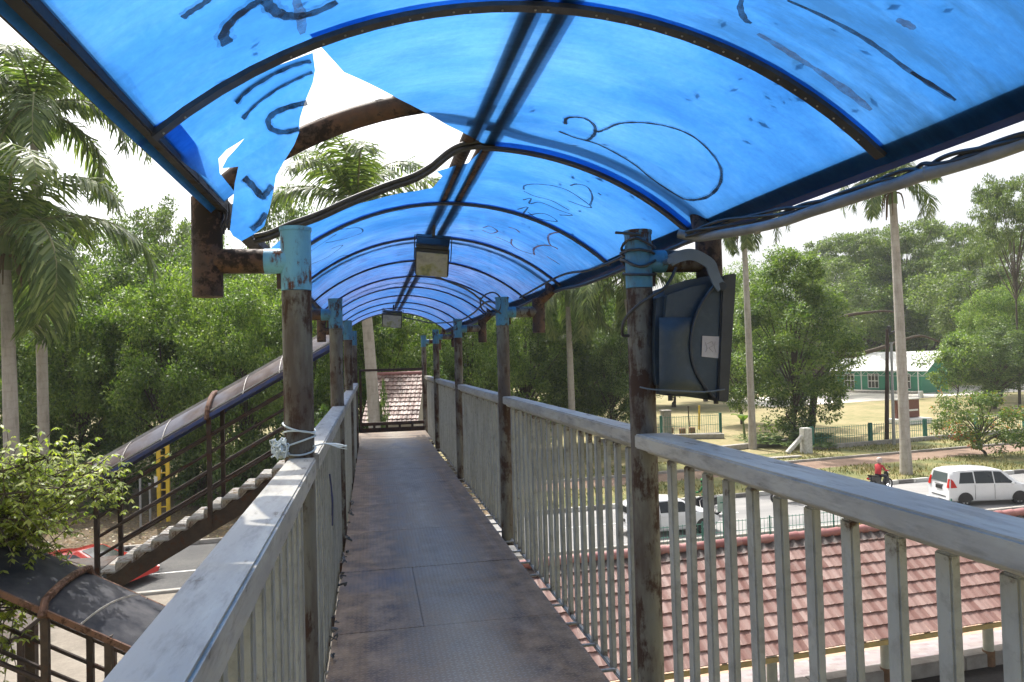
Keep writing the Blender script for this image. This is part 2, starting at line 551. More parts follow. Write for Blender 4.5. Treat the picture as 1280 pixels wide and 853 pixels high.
def striped_kerb_mat():
    m = NT('black and white kerb')
    x = m.sep()[0]
    s_ = m.math('GREATER_THAN', m.math('FRACT', m.math('MULTIPLY', x, 0.5)), 0.5)
    c = m.mix(s_, (0.06, 0.06, 0.06), (0.6, 0.6, 0.57))
    c = m.mix(m.math('MULTIPLY', m.noise(5, 6, 0.7), 0.7), c, (0.3, 0.28, 0.25))
    m.base(c); m.rough(0.85)
    return m.mat
KERBM = striped_kerb_mat()
def kerb(name, mat, x0, x1, line, w_, h, label, seg=2.0):
    m = MB()
    n = max(1, int((x1 - x0) / seg))
    for i in range(n):
        a, b = x0 + (x1 - x0) * i / n, x0 + (x1 - x0) * (i + 1) / n - 0.02
        m.bar((a, line[0] + line[1] * a, h / 2), (b, line[0] + line[1] * b, h / 2), w_, h)
    o = m.build(name, mat, bevel=0.015)
    return tag(o, kind='structure')
kerb('kerb', KERBM, 7, 120, (32.65, 0.07), 0.2, 0.2, '')
kerb('kerb', CONC, -120, 7, (32.65, 0.07), 0.2, 0.17, '')
kerb('kerb', CONC, -120, 120, (25.77, 0.06), 0.22, 0.15, '')
kerb('kerb', CONC, 5, 120, (39.42, 0.12), 0.2, 0.24, '')
m = MB()
for i in range(40):
    a = 1 + i * 1.3
    m.bar((a, 15.98 + 0.07 * a, 0.36), (a + 1.28, 15.98 + 0.07 * (a + 1.28), 0.36), 0.3, 0.2)
def block_kerb():
    k = NT('white blocked kerb')
    s_ = k.math('GREATER_THAN', k.math('FRACT', k.math('MULTIPLY', k.sep()[0], 0.385)), 0.5)
    k.base(k.mix(s_, (0.4, 0.34, 0.26), (0.64, 0.63, 0.6)))
    k.rough(0.85)
    return k.mat
tag(m.build('kerb', block_kerb(), bevel=0.02), kind='structure')
m = MB()
for i in range(30):
    a = 1 + i * 2
    m.bar((a, 13.38 + 0.07 * a, 0.24), (a + 1.99, 13.38 + 0.07 * (a + 1.99), 0.24), 0.32, 0.32)
tag(m.build('kerb', CONC, bevel=0.02), kind='structure')

# ------------------------------------------------------------------ footbridge
FZ = 5.9
XL, XR = -0.27, 1.19            # railing lines
PY = [3.0, 6.35, 9.7, 13.05, 16.1]
RARC, XC, ZC = 1.65, 0.545, 6.79
def arcz(x): return ZC + math.sqrt(max(RARC * RARC - (x - XC) ** 2, 0.01))
def arcpt(px, py):
    d = ray(px, py); o = EYE
    a = d.x ** 2 + d.z ** 2
    b = 2 * ((o.x - XC) * d.x + (o.z - ZC) * d.z)
    c = (o.x - XC) ** 2 + (o.z - ZC) ** 2 - RARC ** 2
    t = (-b + math.sqrt(max(b * b - 4 * a * c, 0))) / (2 * a)
    return o + d * t

bridge = thing('footbridge', 'steel footbridge with grey baluster railings, rusty posts and torn blue arched roof', 'footbridge', (0.43, 6, 0))

def deck_mat():
    m = NT('worn checker plate')
    x, y, z = m.sep()
    P = 0.027
    cx, cy = m.math('DIVIDE', x, P), m.math('DIVIDE', y, P)
    par = m.math('MODULO', m.math('ADD', m.math('FLOOR', cx), m.math('FLOOR', cy)), 2.0)
    par = m.math('ABSOLUTE', par)
    u = m.math('SUBTRACT', m.math('FRACT', cx), 0.5)
    v = m.math('SUBTRACT', m.math('FRACT', cy), 0.5)
    sgn = m.math('MULTIPLY_ADD', par, 2.0, -1.0)
    a = m.math('MULTIPLY_ADD', v, sgn, u)
    b = m.math('SUBTRACT', u, m.math('MULTIPLY', v, sgn))
    q = m.math('ADD', m.math('MULTIPLY', m.math('MULTIPLY', a, a), 1.3), m.math('MULTIPLY', m.math('MULTIPLY', b, b), 16.0))
    loz = m.math('SUBTRACT', 1.0, m.math('MINIMUM', 1.0, m.math('MULTIPLY', q, 1.25)))
    n1 = m.noise(1.3, 7, 0.65, m.scaled(1, 0.5, 1))
    n2 = m.noise(7, 7, 0.7)
    n3 = m.noise(60, 4, 0.7)
    # foot-worn centre strip against brown edges
    ed = m.math('ABSOLUTE', m.math('SUBTRACT', x, 0.03))
    ed = m.math('MULTIPLY_ADD', n1, 0.75, ed)
    ed = m.math('MULTIPLY_ADD', n2, 0.25, ed)
    k = m.ramp(ed, [(0.56, 0.0), (0.86, 1.0)])
    c = m.ramp(n1, [(0.35, (0.158, 0.13, 0.1)), (0.5, (0.212, 0.174, 0.128)), (0.65, (0.27, 0.216, 0.15))])
    brown = m.ramp(n2, [(0.35, (0.055, 0.037, 0.025)), (0.48, (0.13, 0.09, 0.06)), (0.66, (0.23, 0.165, 0.112))])
    c = m.mix(k, c, brown)
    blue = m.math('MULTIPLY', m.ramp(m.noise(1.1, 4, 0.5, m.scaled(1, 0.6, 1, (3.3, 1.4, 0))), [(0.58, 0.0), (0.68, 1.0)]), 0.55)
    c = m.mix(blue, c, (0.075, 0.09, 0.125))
    c = m.mix(m.math('MULTIPLY', m.math('GREATER_THAN', loz, 0.25), 0.3), c, m.mix(k, (0.36, 0.37, 0.38), (0.24, 0.19, 0.14)))
    c = m.mix(m.math('MULTIPLY', m.ramp(n3, [(0.5, 0.0), (0.75, 1.0)]), 0.3), c, (0.05, 0.04, 0.035))
    m.base(c)
    m.rough(m.ramp(n2, [(0.3, 0.5), (0.7, 0.75)]))
    m.p.inputs['Specular IOR Level'].default_value = 0.35
    m.bump(m.math('MULTIPLY_ADD', n3, 0.25, loz), 0.7, 0.004)
    return m.mat
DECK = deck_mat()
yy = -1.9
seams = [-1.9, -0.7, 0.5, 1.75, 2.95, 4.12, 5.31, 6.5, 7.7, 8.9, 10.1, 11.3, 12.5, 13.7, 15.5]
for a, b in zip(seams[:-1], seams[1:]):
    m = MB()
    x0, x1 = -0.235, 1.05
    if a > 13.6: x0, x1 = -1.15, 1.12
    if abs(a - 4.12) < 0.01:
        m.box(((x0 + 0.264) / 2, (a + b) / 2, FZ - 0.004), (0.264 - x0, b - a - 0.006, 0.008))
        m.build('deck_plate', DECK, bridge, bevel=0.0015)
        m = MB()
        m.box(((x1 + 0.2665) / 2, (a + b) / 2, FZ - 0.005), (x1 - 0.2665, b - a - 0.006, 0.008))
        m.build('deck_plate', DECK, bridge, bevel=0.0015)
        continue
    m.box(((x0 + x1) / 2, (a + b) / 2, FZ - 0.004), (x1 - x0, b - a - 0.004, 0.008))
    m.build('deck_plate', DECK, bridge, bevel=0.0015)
m = MB()
m.box((0.41, 6.8, FZ - 0.0125), (1.2, 17.35, 0.004))
m.build('seam_light_block', DARKSTEEL, bridge)  # unseen plate added below the deck to keep light out of the seams
for x in (0.0, 0.86):
    m = MB()
    m.box((x, 6.8, FZ - 0.019), (0.13, 17.4, 0.006)); m.box((x, 6.8, FZ - 0.17), (0.02, 17.4, 0.31)); m.box((x, 6.8, FZ - 0.33), (0.13, 17.4, 0.012))
    m.build('girder', DARKSTEEL, bridge)
for k in range(15):
    y = -1.5 + k * 1.2
    m = MB()
    m.bar((XL, y, FZ - 0.068), (1.03, y, FZ - 0.068), 0.05, 0.08)
    m.build('cross_beam', DARKSTEEL, bridge)
m = MB()
m.box((-0.66, 14.2, FZ - 0.1), (1.0, 0.1, 0.16)); m.box((-0.66, 15.4, FZ - 0.1), (1.0, 0.1, 0.16)); m.box((-1.2, 14.6, FZ - 0.09), (0.08, 2.9, 0.18))
m.build('landing_frame', DARKSTEEL, bridge)

# support columns under the bridge
for y in (-1.2, 14.9):
    m = MB()
    m.lathe([(0.28, 0), (0.28, 5.3), (0.4, 5.5)], (0.43, y, 0), 20)
    m.box((0.43, y, 5.525), (1.5, 0.4, 0.05))
    m.build('support_column', CONC, bridge)

# ---- railings: a handrail with its balusters
segs = [(-1.85, 2.93), (3.07, 6.28), (6.42, 9.63), (9.77, 12.98), (13.12, 15.7)]
TOP = 7.03
bal_left = MB()
nbal = 0
for side, X in ((1, XR), (-1, XL)):
    for i, (a, b) in enumerate(segs):
        if side < 0 and i == 4:
            continue
        xo = 0.0
        m = MB()
        dx, wd_, tp, dp = 0, 0.108, TOP, 0.075
        if side > 0: dx, wd_, tp, dp = (-0.015, 0.15, TOP + 0.03, 0.06) if i == 0 else (0.005, 0.11, TOP + 0.03, 0.066)
        m.box((X + dx, (a + b) / 2, tp - dp / 2), (wd_, b - a, dp))
        # thin folded lip below and the bottom bar
        m.box((X + dx, (a + b) / 2, tp - dp - 0.012), (0.05, b - a, 0.022))
        m.box((X, (a + b) / 2, FZ - 0.105), (0.03, b - a, 0.02))
        for k in range(int((b - a) / 0.34) + 1):
            y = a + 0.12 + k * 0.33
            if y < b:
                m.box((X - side * 0.09, y, FZ - 0.09), (0.17, 0.03, 0.012))
        rail = m.build('railing', RAILGREY, bridge, bevel=0.012)
        step = 0.158
        n = int((b - a - 0.1) / step)
        off = (b - a - (n - 1) * step) / 2
        near = (i <= 2) if side > 0 else (i <= 1)
        tgt = None
        for k in range(n):
            y = a + off + k * step + random.uniform(-0.004, 0.004)
            if y < 0.0: continue
            t = random.uniform(-0.003, 0.003)
            mm = MB()
            mm.bar((X + t, y, FZ - 0.11), (X, y + t * 2, TOP - 0.065), 0.026, 0.046, (0, 1, 0))
            if near and nbal < 98:
                mm.build('baluster', BALGREY, rail, bevel=0.004)
                nbal += 1
            else:
                bal_left.add(mm.v, mm.f)
tag(bal_left.build('baluster', BALGREY, bridge), kind='stuff')

# end railing across the far end
m = MB()
m.bar((-0.24, 15.72, 7.21), (1.12, 15.72, 7.21), 0.05, 0.05)
m.bar((-0.24, 15.72, 6.06), (1.12, 15.72, 6.06), 0.06, 0.07)
m.bar((-0.22, 15.72, 5.8), (-0.22, 15.72, 7.2), 0.05, 0.05)
for k in range(4):
    m.bar((0.05 + k * 0.27, 15.72, 5.88), (0.05 + k * 0.27, 15.72, 6.03), 0.05, 0.05)
m.bar((-0.24, 15.66, 5.93), (1.12, 15.66, 5.93), 0.02, 0.1)
er = m.build('end_railing', DARKSTEEL, bridge, bevel=0.004)

# ---- posts, with blue painted heads, side arms and stub pipes
def arm_side(side, y, X):
    m = MB()
    x1 = X + side * 0.335
    m.tube([(X, y, 7.81), (x1, y, 7.81)], 0.049, 14)
    pm = m.build('side_arm', RUST_GREY if side > 0 else RUST, bridge)
    m = MB()
    m.tube([(x1, y, 7.67), (x1, y, 8.06)] if side < 0 else [(x1, y, 7.62), (x1, y, 7.93)], 0.058, 16)
    s_ = m.build('stub_pipe', RUST, bridge)
    return pm
for i, y in enumerate(PY):
    for side, X in ((1, 1.17), (-1, -0.285)):
        if side < 0 and i > 3: continue
        m = MB()
        m.tube([(X, y, FZ - 0.14), (X, y, 7.69)], 0.056 if i else 0.058, 18)
        post = m.build('post', RUST_GREY, bridge)
        m = MB()
        m.tube([(X, y, 7.692), (X, y, 7.93)], 0.0595, 18)
        m.tube([(X, y, 7.93), (X, y, 7.945)], 0.063, 18)
        hd = m.build('painted_head', BLUESUN if (side < 0 and i == 0) else BLUESHADE, post)
        m = MB()
        m.tube([(X, y, 7.81), (X + side * 0.12, y, 7.81)], 0.0505, 14)
        m.build('arm_stub', BLUESUN if (side < 0 and i == 0) else BLUESHADE, post)
        m = MB()
        for (dx_, dz_) in ((0.06, -0.075),):
            m.box((X + side * dx_, y, 7.81 + dz_), (0.03, 0.012, 0.07))
        m.build('gusset', RUST, post)
        arm_side(side, y, X)
        if i:
            m = MB()
            m.box((X, y, FZ - 0.145), (0.16, 0.16, 0.012))
            m.build('base_plate', DARKSTEEL, post)

# ---- arch pipes, ridge pipes, edge beams
def arcs(y, dz=0.055, x0=-0.6, x1=1.66, n=24):
    out = []
    for k in range(n + 1):
        x = x0 + (x1 - x0) * k / n
        R2 = RARC + dz
        out.append(Vector((x, y, ZC + math.sqrt(max(R2 * R2 - (x - XC) ** 2, 0.01)))))
    return out
for y in PY[:4] + [16.0]:
    m = MB()
    pts = arcs(y + 0.03, 0.066, -0.585, 1.62)
    if y == PY[0]:      # the first arch is bent back past the ridge to move its shadow
        pts = [p + Vector((0, 0.31 * min(1, max(0, (p.x - 0.25) / 0.5)), 0.01)) for p in pts]
    m.tube([pts[0] + Vector((-0.02, 0, -0.16))] + pts + [Vector((1.6, pts[-1].y - 0.1, 7.98)), Vector((1.515, y, 7.9))], 0.046, 12)
    m.build('arch_pipe', RUST, bridge)
for dx in (-0.052, 0.05):
    m = MB()
    m.tube([(XC + dx, -1.5, ZC + RARC + 0.035), (XC + dx, 16.1, ZC + RARC + 0.042)], 0.036, 10)
    m.build('ridge_pipe', RUST, bridge)
BEAMN = worn('blue black beam steel', (0.014, 0.016, 0.026), (0.022, 0.021, 0.024), (0.03, 0.018, 0.013), 0.3, 6, 0.6)
for x in (-0.578, 1.632):
    m = MB()
    nb_ = Vector((x - XC, 0, arcz(x) - ZC)).normalized() if x > 0 else Vector((0, 0, 1))
    q_ = Vector((x, 0, arcz(x))) + nb_ * 0.034
    m.bar((q_.x, -1.5, q_.z), (q_.x, 16.1, q_.z), 0.07, 0.055, nb_)
    m.build('edge_beam', BEAMN, bridge, bevel=0.004)
EDGESTRIP = simple('dark blue edge strip', (0.012, 0.03, 0.16), (0.02, 0.035, 0.12), 5, 0.6)  # opaque strip added over the sheet edge to block light and darken it
for xa, xb in ((1.66, 1.692),):
    m = MB()
    za, zb = arcz(xa) + 0.014, arcz(xb) + 0.014
    m.bar(((xa + xb) / 2, -1.5, (za + zb) / 2), ((xa + xb) / 2, 16.1, (za + zb) / 2), 0.052, 0.004, Vector((za - zb, 0, xb - xa)).normalized())
    m.build('roof_edge_strip', EDGESTRIP, bridge)

# ---- blue translucent roof sheets
def sheet_mat():
    m = NT('blue translucent sheet')
    uvx, uvy, uvz = m.sep()
    st = m.noise(2.6, 7, 0.65, m.scaled(1.0, 2.0, 1.0))
    st2 = m.noise(9, 6, 0.7, m.scaled(1.0, 5, 1.0))
    big = m.noise(1.0, 4, 0.55)
    fine = m.noise(45, 3, 0.7)
    f = m.math('MULTIPLY_ADD', st, 0.3, m.math('MULTIPLY_ADD', big, 0.55, m.math('MULTIPLY', fine, 0.15)))
    c = m.ramp(f, [(0.3, (0.012, 0.085, 0.29)), (0.48, (0.032, 0.165, 0.46)), (0.68, (0.085, 0.265, 0.59))])
    # grey lavender dust that thickens on the farther sheets
    far = m.math('MINIMUM', 1.0, m.math('MAXIMUM', 0.0, m.math('MULTIPLY', m.math('SUBTRACT', uvy, -1.7), 0.26)))
    dust = m.math('MULTIPLY', m.ramp(m.math('MULTIPLY_ADD', st2, 0.6, m.math('MULTIPLY', big, 0.4)), [(0.42, 0.0), (0.56, 1.0)]), far)
    c = m.mix(m.math('MULTIPLY', dust, 0.85), c, (0.12, 0.15, 0.33))
    scr = m.ramp(m.noise(5, 8, 0.75, m.scaled(1, 7, 1, (5, 2, 1))), [(0.49, 0.0), (0.56, 1.0)])
    c = m.mix(m.math('MULTIPLY', scr, m.math('MULTIPLY_ADD', far, 0.85, 0.1)), c, (0.025, 0.05, 0.16))
    blot = m.ramp(m.noise(1.7, 7, 0.7, m.scaled(1, 2, 1, (2, 7, 0))), [(0.5, 0.0), (0.68, 1.0)])
    dirty = m.math('MULTIPLY', m.ramp(m.math('MULTIPLY_ADD', uvy, -0.5, uvx), [(0.0, 0.0), (1.0, 1.0)]), 1.0)
    # rain-washed dirt streaks on the right half of the nearest sheet
    near = m.math('MULTIPLY', m.math('LESS_THAN', uvy, -3.97), m.ramp(m.math('MULTIPLY_ADD', big, 0.9, uvx), [(0.75, 0.0), (1.2, 1.0)]))
    dst = m.ramp(m.noise(3.0, 7, 0.7, m.scaled(0.8, 4.0, 1, (1, 3, 0), (0, 0, rad(12)))), [(0.4, 0.15), (0.62, 1.0)])
    c = m.mix(m.math('MULTIPLY', m.math('MULTIPLY', near, dst), 0.75), c, (0.02, 0.075, 0.17))
    c = m.mix(m.math('MULTIPLY', blot, 0.65), c, (0.015, 0.1, 0.3))
    tl = m.n("BsdfTranslucent")
    m.l(c, tl.inputs['Color'])
    tp = m.n("BsdfTransparent")
    tp.inputs['Color'].default_value = (0.06, 0.26, 0.75, 1)
    m.base(m.mix(0.45, c, (0.02, 0.1, 0.3)))
    m.rough(0.3)
    a = m.n("MixShader"); a.inputs[0].default_value = 0.8
    m.l(m.p.outputs[0], a.inputs[1]); m.l(tl.outputs[0], a.inputs[2])
    b = m.n("MixShader"); b.inputs[0].default_value = 0.12
    m.l(a.outputs[0], b.inputs[1]); m.l(tp.outputs[0], b.inputs[2])
    m.l(b.outputs[0], m.out.inputs['Surface'])
    return m.mat
SHEET = sheet_mat()

def inside(p, poly):
    x, y = p
    c = False
    n = len(poly)
    for i in range(n):
        x1, y1 = poly[i]; x2, y2 = poly[i - 1]
        if (y1 > y) != (y2 > y) and x < (x2 - x1) * (y - y1) / (y2 - y1) + x1:
            c = not c
    return c
def cdt_patch(poly, step, fn):
    """fill an outline with a fine triangle net and lift it with fn"""
    pts = []
    n = len(poly)
    for i in range(n):
        a, b = Vector(poly[i]), Vector(poly[(i + 1) % n])
        k = max(1, int((b - a).length / step))
        pts += [a.lerp(b, j / k) for j in range(k)]
    nb = len(pts)
    xs = [p[0] for p in poly]; ys = [p[1] for p in poly]
    x = min(xs) + step * 0.5
    while x < max(xs):
        y = min(ys) + step * 0.5
        while y < max(ys):
            if inside((x, y), poly): pts.append(Vector((x, y)))
            y += step
        x += step
    r = delaunay_2d_cdt([Vector((p[0], p[1])) for p in pts], [(i, (i + 1) % nb) for i in range(nb)], [list(range(nb))], 1, 1e-5)
    m = MB()
    m.add([fn(p[0], p[1]) for p in r[0]], [tuple(f) for f in r[2]])
    return m

RIBY = [0.62, 2.03, 3.45, 4.72, 6.05, 7.46, 8.88, 10.15, 11.5, 12.85, 14.2, 15.6]
LE, RE = -0.59, 1.668
rs = random.Random(9)
def lift(dz, wob=0.006, ph=0.0):
    def f(x, y):
        return Vector((x, y, arcz(x) + dz + wob * math.sin(3.1 * x + 2.3 * y + ph) * math.sin(1.7 * y + ph)))
    return f
sheets = []
def add_sheet(poly, step, fn):
    o = cdt_patch(poly, step, fn).build('roof_sheet', SHEET, bridge, smooth=60)
    sheets.append(o)
    return o
add_sheet([(LE, -1.5), (RE, -1.5), (RE, 0.66), (LE, 0.66)], 0.12, lift(0.004))
s_front = add_sheet([(LE, 0.6), (RE, 0.6), (RE, 2.06), (LE, 2.06)], 0.1, lift(0.0))
dg = [arcpt(392, 73), arcpt(430, 92), arcpt(500, 125), arcpt(560, 157), arcpt(598, 177)]
poly2 = [(RE, 2.0), (RE, 3.48), (0.60, 3.48), (dg[4].x, dg[4].y), (dg[3].x, dg[3].y), (dg[2].x, dg[2].y), (dg[1].x, dg[1].y), (dg[0].x, 2.0)]
s_two = add_sheet(poly2, 0.08, lift(0.002, 0.003))
fr = [arcpt(*p) for p in ((585, 206), (572, 208), (560, 212), (546, 216), (553, 222), (541, 236), (520, 240), (500, 243), (465, 252), (430, 262), (400, 273), (375, 285))]
poly3 = [(RE, 3.39), (RE, 4.76)] + [(LE, 4.76), (LE, 4.2)] + [(q.x, q.y) for q in reversed(fr)] + [(0.565, 3.6), (0.575, 3.39)]
s_three = add_sheet(poly3, 0.08, lift(0.008, 0.003))
far_sheets = []
for a, b in zip(RIBY[3:-1], RIBY[4:]):
    far_sheets.append(add_sheet([(LE, a - 0.03), (RE, a - 0.03), (RE, b + 0.03), (LE, b + 0.03)], 0.14, lift(0.002 * (len(far_sheets) % 2), 0.005, a)))

# the torn flap left of the hole, hanging from the first rib
def flapY(px, py):
    Y = arcpt(px, py).y
    if Y > 2.3:
        Y = 2.3 + 0.22 * (Y - 2.3)
    return min(Y, 2.72)
def flap3(px, py):
    d = ray(px, py)
    # vertical rays beyond the roof line still meet the hanging plane
    a = d.x ** 2 + d.z ** 2
    b = 2 * ((EYE.x - XC) * d.x + (EYE.z - ZC) * d.z)
    c = (EYE.x - XC) ** 2 + (EYE.z - ZC) ** 2 - RARC ** 2
    Y = flapY(px, py)
    p = EYE + d * (Y / d.y)
    return p + Vector((0, 0.02 * math.sin(px * 0.05) * min(1, max(0, (py - 120) / 100)), 0))
flap_px = [(176, 166), (230, 139), (300, 103), (345, 83), (391, 66), (394, 88), (391, 104), (381, 128), (375, 148), (374, 166), (368, 182), (356, 203), (346, 222), (343, 240), (338, 262),
           (331, 284), (318, 293), (301, 301), (290, 294), (286, 287), (290, 250), (292, 228), (297, 207), (276, 210), (275, 222), (272, 233), (258, 222), (240, 212), (220, 196), (205, 186), (195, 180)]
slit = [(272, 198), (281, 187), (305, 173), (296, 182), (283, 196), (277, 207)]
fl = flap_px[:23] + [(276, 209), (283, 196), (296, 183), (305, 173), (282, 186), (272, 197), (274, 222)] + flap_px[25:]
s_flap = cdt_patch(fl, 9, flap3).build('torn_flap', SHEET, bridge, smooth=60)

add_sheet([(LE, 2.03), (-0.5, 2.03), (-0.5, 2.93), (LE, 2.93)], 0.06, lift(0.001, 0.0))
# dry leaves lying on top of the sheets, caught above the ribs and along the eaves
LL = MB()
for k in range(520):
    y = rs.choice(RIBY[1:]) + abs(rs.gauss(0, 0.12)) if rs.random() < 0.6 else rs.uniform(-0.5, 15)
    x = rs.uniform(LE + 0.08, RE - 0.08) if rs.random() < 0.5 else rs.choice((LE, RE)) + (0.12 + abs(rs.gauss(0, 0.2))) * (1 if rs.random() < 0.5 else 1) * (1 if rs.random() < 2 else 0)
    if x > RE - 0.06: x = 2 * (RE - 0.06) - x
    if x < 0.6 and 2.1 < y < 4.55: continue
    s_ = rs.uniform(0.008, 0.026); a = rs.uniform(0, 6.28)
    d = Vector((math.cos(a), math.sin(a), 0)) * s_; e = Vector((-math.sin(a), math.cos(a), 0)) * s_ * rs.uniform(0.25, 0.5)
    c = Vector((x, y, 0))
    LL.face([Vector((q.x, q.y, arcz(q.x) + 0.016 + rs.uniform(0, 0.004))) for q in (c - d, c + e, c + d, c - e)])
tag(LL.build('dry_leaves', simple('dry roof leaves', (0.12, 0.08, 0.04), (0.07, 0.045, 0.025), 20, 0.9), recalc=False), kind='stuff')
# ---- rib strips under the sheets with their bolt heads
def rib(y, x0=LE + 0.03, x1=RE - 0.03, w_=0.042):
    m = MB()
    n = 26
    for k in range(n):
        xa, xb = x0 + (x1 - x0) * k / n, x0 + (x1 - x0) * (k + 1) / n
        dn = 0.012
        vs = []
        for x in (xa, xb):
            nrm = Vector((x - XC, 0, arcz(x) - ZC)).normalized()
            for yy_, d in ((y - w_ / 2, 0.006), (y + w_ / 2, 0.006), (y + w_ / 2, 0.02), (y - w_ / 2, 0.02)):
                vs.append(Vector((x, yy_, arcz(x))) - nrm * d)
        m.add(vs, [(0, 1, 5, 4), (1, 2, 6, 5), (2, 3, 7, 6), (3, 0, 4, 7)])
    r = m.build('rib', RIBBLACK, bridge)
    return r
def rib_bolts(r, y, x0=LE + 0.06, x1=RE - 0.06, n=46):
    b = MB()
    for k in range(n):
        if rs.random() < 0.25: continue
        x = x0 + (x1 - x0) * (k + rs.uniform(-0.2, 0.2)) / n
        nrm = Vector((x - XC, 0, arcz(x) - ZC)).normalized()
        p = Vector((x, y + rs.uniform(-0.006, 0.006), arcz(x))) - nrm * 0.021
        b.tube([p, p - nrm * 0.003], 0.0035, 6)
    tag(b.build('bolt', BOLTS, r), kind='stuff')
for i, y in enumerate(RIBY):
    if i == 2:
        r = rib(y, 0.56)
    else:
        r = rib(y)
    if i in (1,):
        rib_bolts(r, y)
# the loose half of the third rib, sagging across the hole
pts = [on(px, py, 1, 3.44 + max(0, (560 - px)) * 0.0004) for px, py in ((618, 181), (600, 181), (586, 182), (572, 186), (560, 193), (548, 203), (538, 211), (516, 223), (481, 235), (434, 254), (399, 270), (363, 283), (338, 294), (318, 299))]
pts = catmull(pts, 4)
m = MB()
for dz in (0.012, -0.012):
    m.tube([p + Vector((0, 0.0, dz)) for p in pts], 0.0125, 8)
m.build('loose_rib', RIBBLACK, bridge)

# ---- graffiti strokes on the underside of the sheets
GRAF = simple('black spray paint', (0.006, 0.008, 0.014), (0.012, 0.016, 0.03), 12, 0.7, 0, 0)
GRAFR = simple('brown spray paint', (0.2, 0.06, 0.035), (0.11, 0.045, 0.04), 12, 0.7, 0, 0)
GRAFT = simple('thin black marker', (0.01, 0.02, 0.05), (0.02, 0.05, 0.12), 12, 0.7, 0, 0)
def spray(name, c, clear, sc=14):
    m = NT(name)
    m.base(c); m.rough(0.75)
    tp = m.n("BsdfTransparent")
    mx = m.n("MixShader")
    m.l(m.math('MINIMUM', 1.0, m.math('MULTIPLY_ADD', m.ramp(m.noise(sc, 6, 0.7), [(0.4, 0.0), (0.7, 1.0)]), 0.35, clear)), mx.inputs[0])
    m.l(m.p.outputs[0], mx.inputs[1]); m.l(tp.outputs[0], mx.inputs[2])
    m.l(mx.outputs[0], m.out.inputs['Surface'])
    return m.mat
GRAF = spray('black spray paint', (0.006, 0.008, 0.014), 0.06)
GRAFR = spray('brown spray paint', (0.22, 0.06, 0.03), 0.15)
GRAFT = spray('thin black marker', (0.008, 0.014, 0.035), 0.12)
HALO = spray('overspray', (0.008, 0.012, 0.03), 0.62, 30)
STAIN = spray('brown grime smear', (0.12, 0.1, 0.09), 0.35, 22)
OLD_STAIN = simple('brown grime smear', (0.12, 0.11, 0.12), (0.07, 0.07, 0.09), 30, 0.8, 0, 0)
def stroke_(m, pix, wpx, fn=None, taper=False, smooth=True):
    P = []
    px = [Vector((a, b, 0)) for a, b in pix]
    if smooth and len(px) > 2: px = catmull(px, 5)
    for q in px:
        P.append((fn or arcpt)(q.x, q.y))
    L, R = [], []
    N = len(P)
    for i, p in enumerate(P):
        t = (P[min(i + 1, N - 1)] - P[max(i - 1, 0)]).normalized()
        if fn: nrm = Vector((0, -1, 0.0))
        else: nrm = -Vector((p.x - XC, 0, p.z - ZC)).normalized()
        s_ = t.cross(nrm).normalized()
        D = (p - EYE).dot(FW)
        hw = wpx * D / FPX / 2
        if taper: hw *= 0.45 + 0.55 * math.sin(math.pi * (i + 0.5) / N)
        hw *= 1 + 0.15 * math.sin(i * 1.7)
        q = p + nrm * 0.006
        L.append(q + s_ * hw); R.append(q - s_ * hw)
    for i in range(N - 1):
        m.face([L[i], L[i + 1], R[i + 1], R[i]])
def stroke(job, pix, wpx, fn=None, taper=False, smooth=True):
    job.append((pix, wpx, fn, taper, smooth))
def paint(job, name, mat, parent):
    for a in job:
        mm = MB(); stroke_(mm, *a); o_ = mm.build(name, mat, parent, smooth=0)
        if mat is GRAF:
            mm = MB(); stroke_(mm, a[0], a[1] * 1.7, *a[2:])
            o_.data.materials.append(HALO)
            mm.v = [tuple(Vector(v_) + Vector((0, 0, 0.003))) for v_ in mm.v]
            hm = mm.build('overspray', HALO, parent, smooth=0)
m = []
for pix, w_ in (([(226, 20), (236, 12), (252, 2), (262, -6)], 12), ([(283, 53), (278, 40), (290, 22), (312, 5), (325, -3)], 15),
                ([(330, -4), (338, 8), (352, 16), (370, 18), (395, 12), (420, 0)], 15),
                ):
    stroke(m, pix, w_)
paint(m, 'graffiti', GRAF, s_front)
m = []
for pix, w_ in (([(928, -4), (926, 8), (932, 22), (940, 27)], 9), ([(985, -2), (1030, 18), (1075, 42), (1105, 62), (1140, 88), (1180, 112), (1196, 123)], 8), ([(1140, 88), (1165, 104), (1196, 124)], 9)):
    stroke(m, pix, w_, taper=True)
paint(m, 'graffiti', GRAFT, s_front)
m = []
for pix, w_ in (([(948, 40), (975, 56), (1000, 72), (1020, 84)], 11), ([(1020, 84), (1060, 112), (1090, 136)], 14), ([(1122, 22), (1135, 28), (1145, 34)], 12), ([(368, -4), (374, 16), (377, 40)], 15)):
    stroke(m, pix, w_, taper=True)
paint(m, 'grime_smear', STAIN, s_front)
m = []
for pix, w_ in (([(294, 128), (310, 112), (340, 93), (370, 80), (388, 76)], 11), ([(303, 149), (318, 132), (345, 112), (372, 98), (390, 90)], 8),
                ([(384, 129), (365, 134), (345, 142), (336, 152), (340, 163), (355, 167), (374, 162)], 9)):
    stroke(m, pix, w_ * 0.75, flap3)
for pix, w_ in (([(305, 222), (315, 232), (328, 247), (333, 244), (341, 234)], 8), ([(314, 287), (325, 279), (333, 268)], 8)):
    stroke(m, pix, w_, flap3)
paint(m, 'graffiti', GRAF, s_flap)
m = []
big = [(699, 163), (720, 171), (750, 180), (790, 202), (815, 222), (845, 242), (862, 249), (885, 245), (900, 230), (902, 210), (890, 190), (868, 170), (840, 158), (805, 152), (775, 153), (758, 160), (747, 164)]
stroke(m, big, 4)
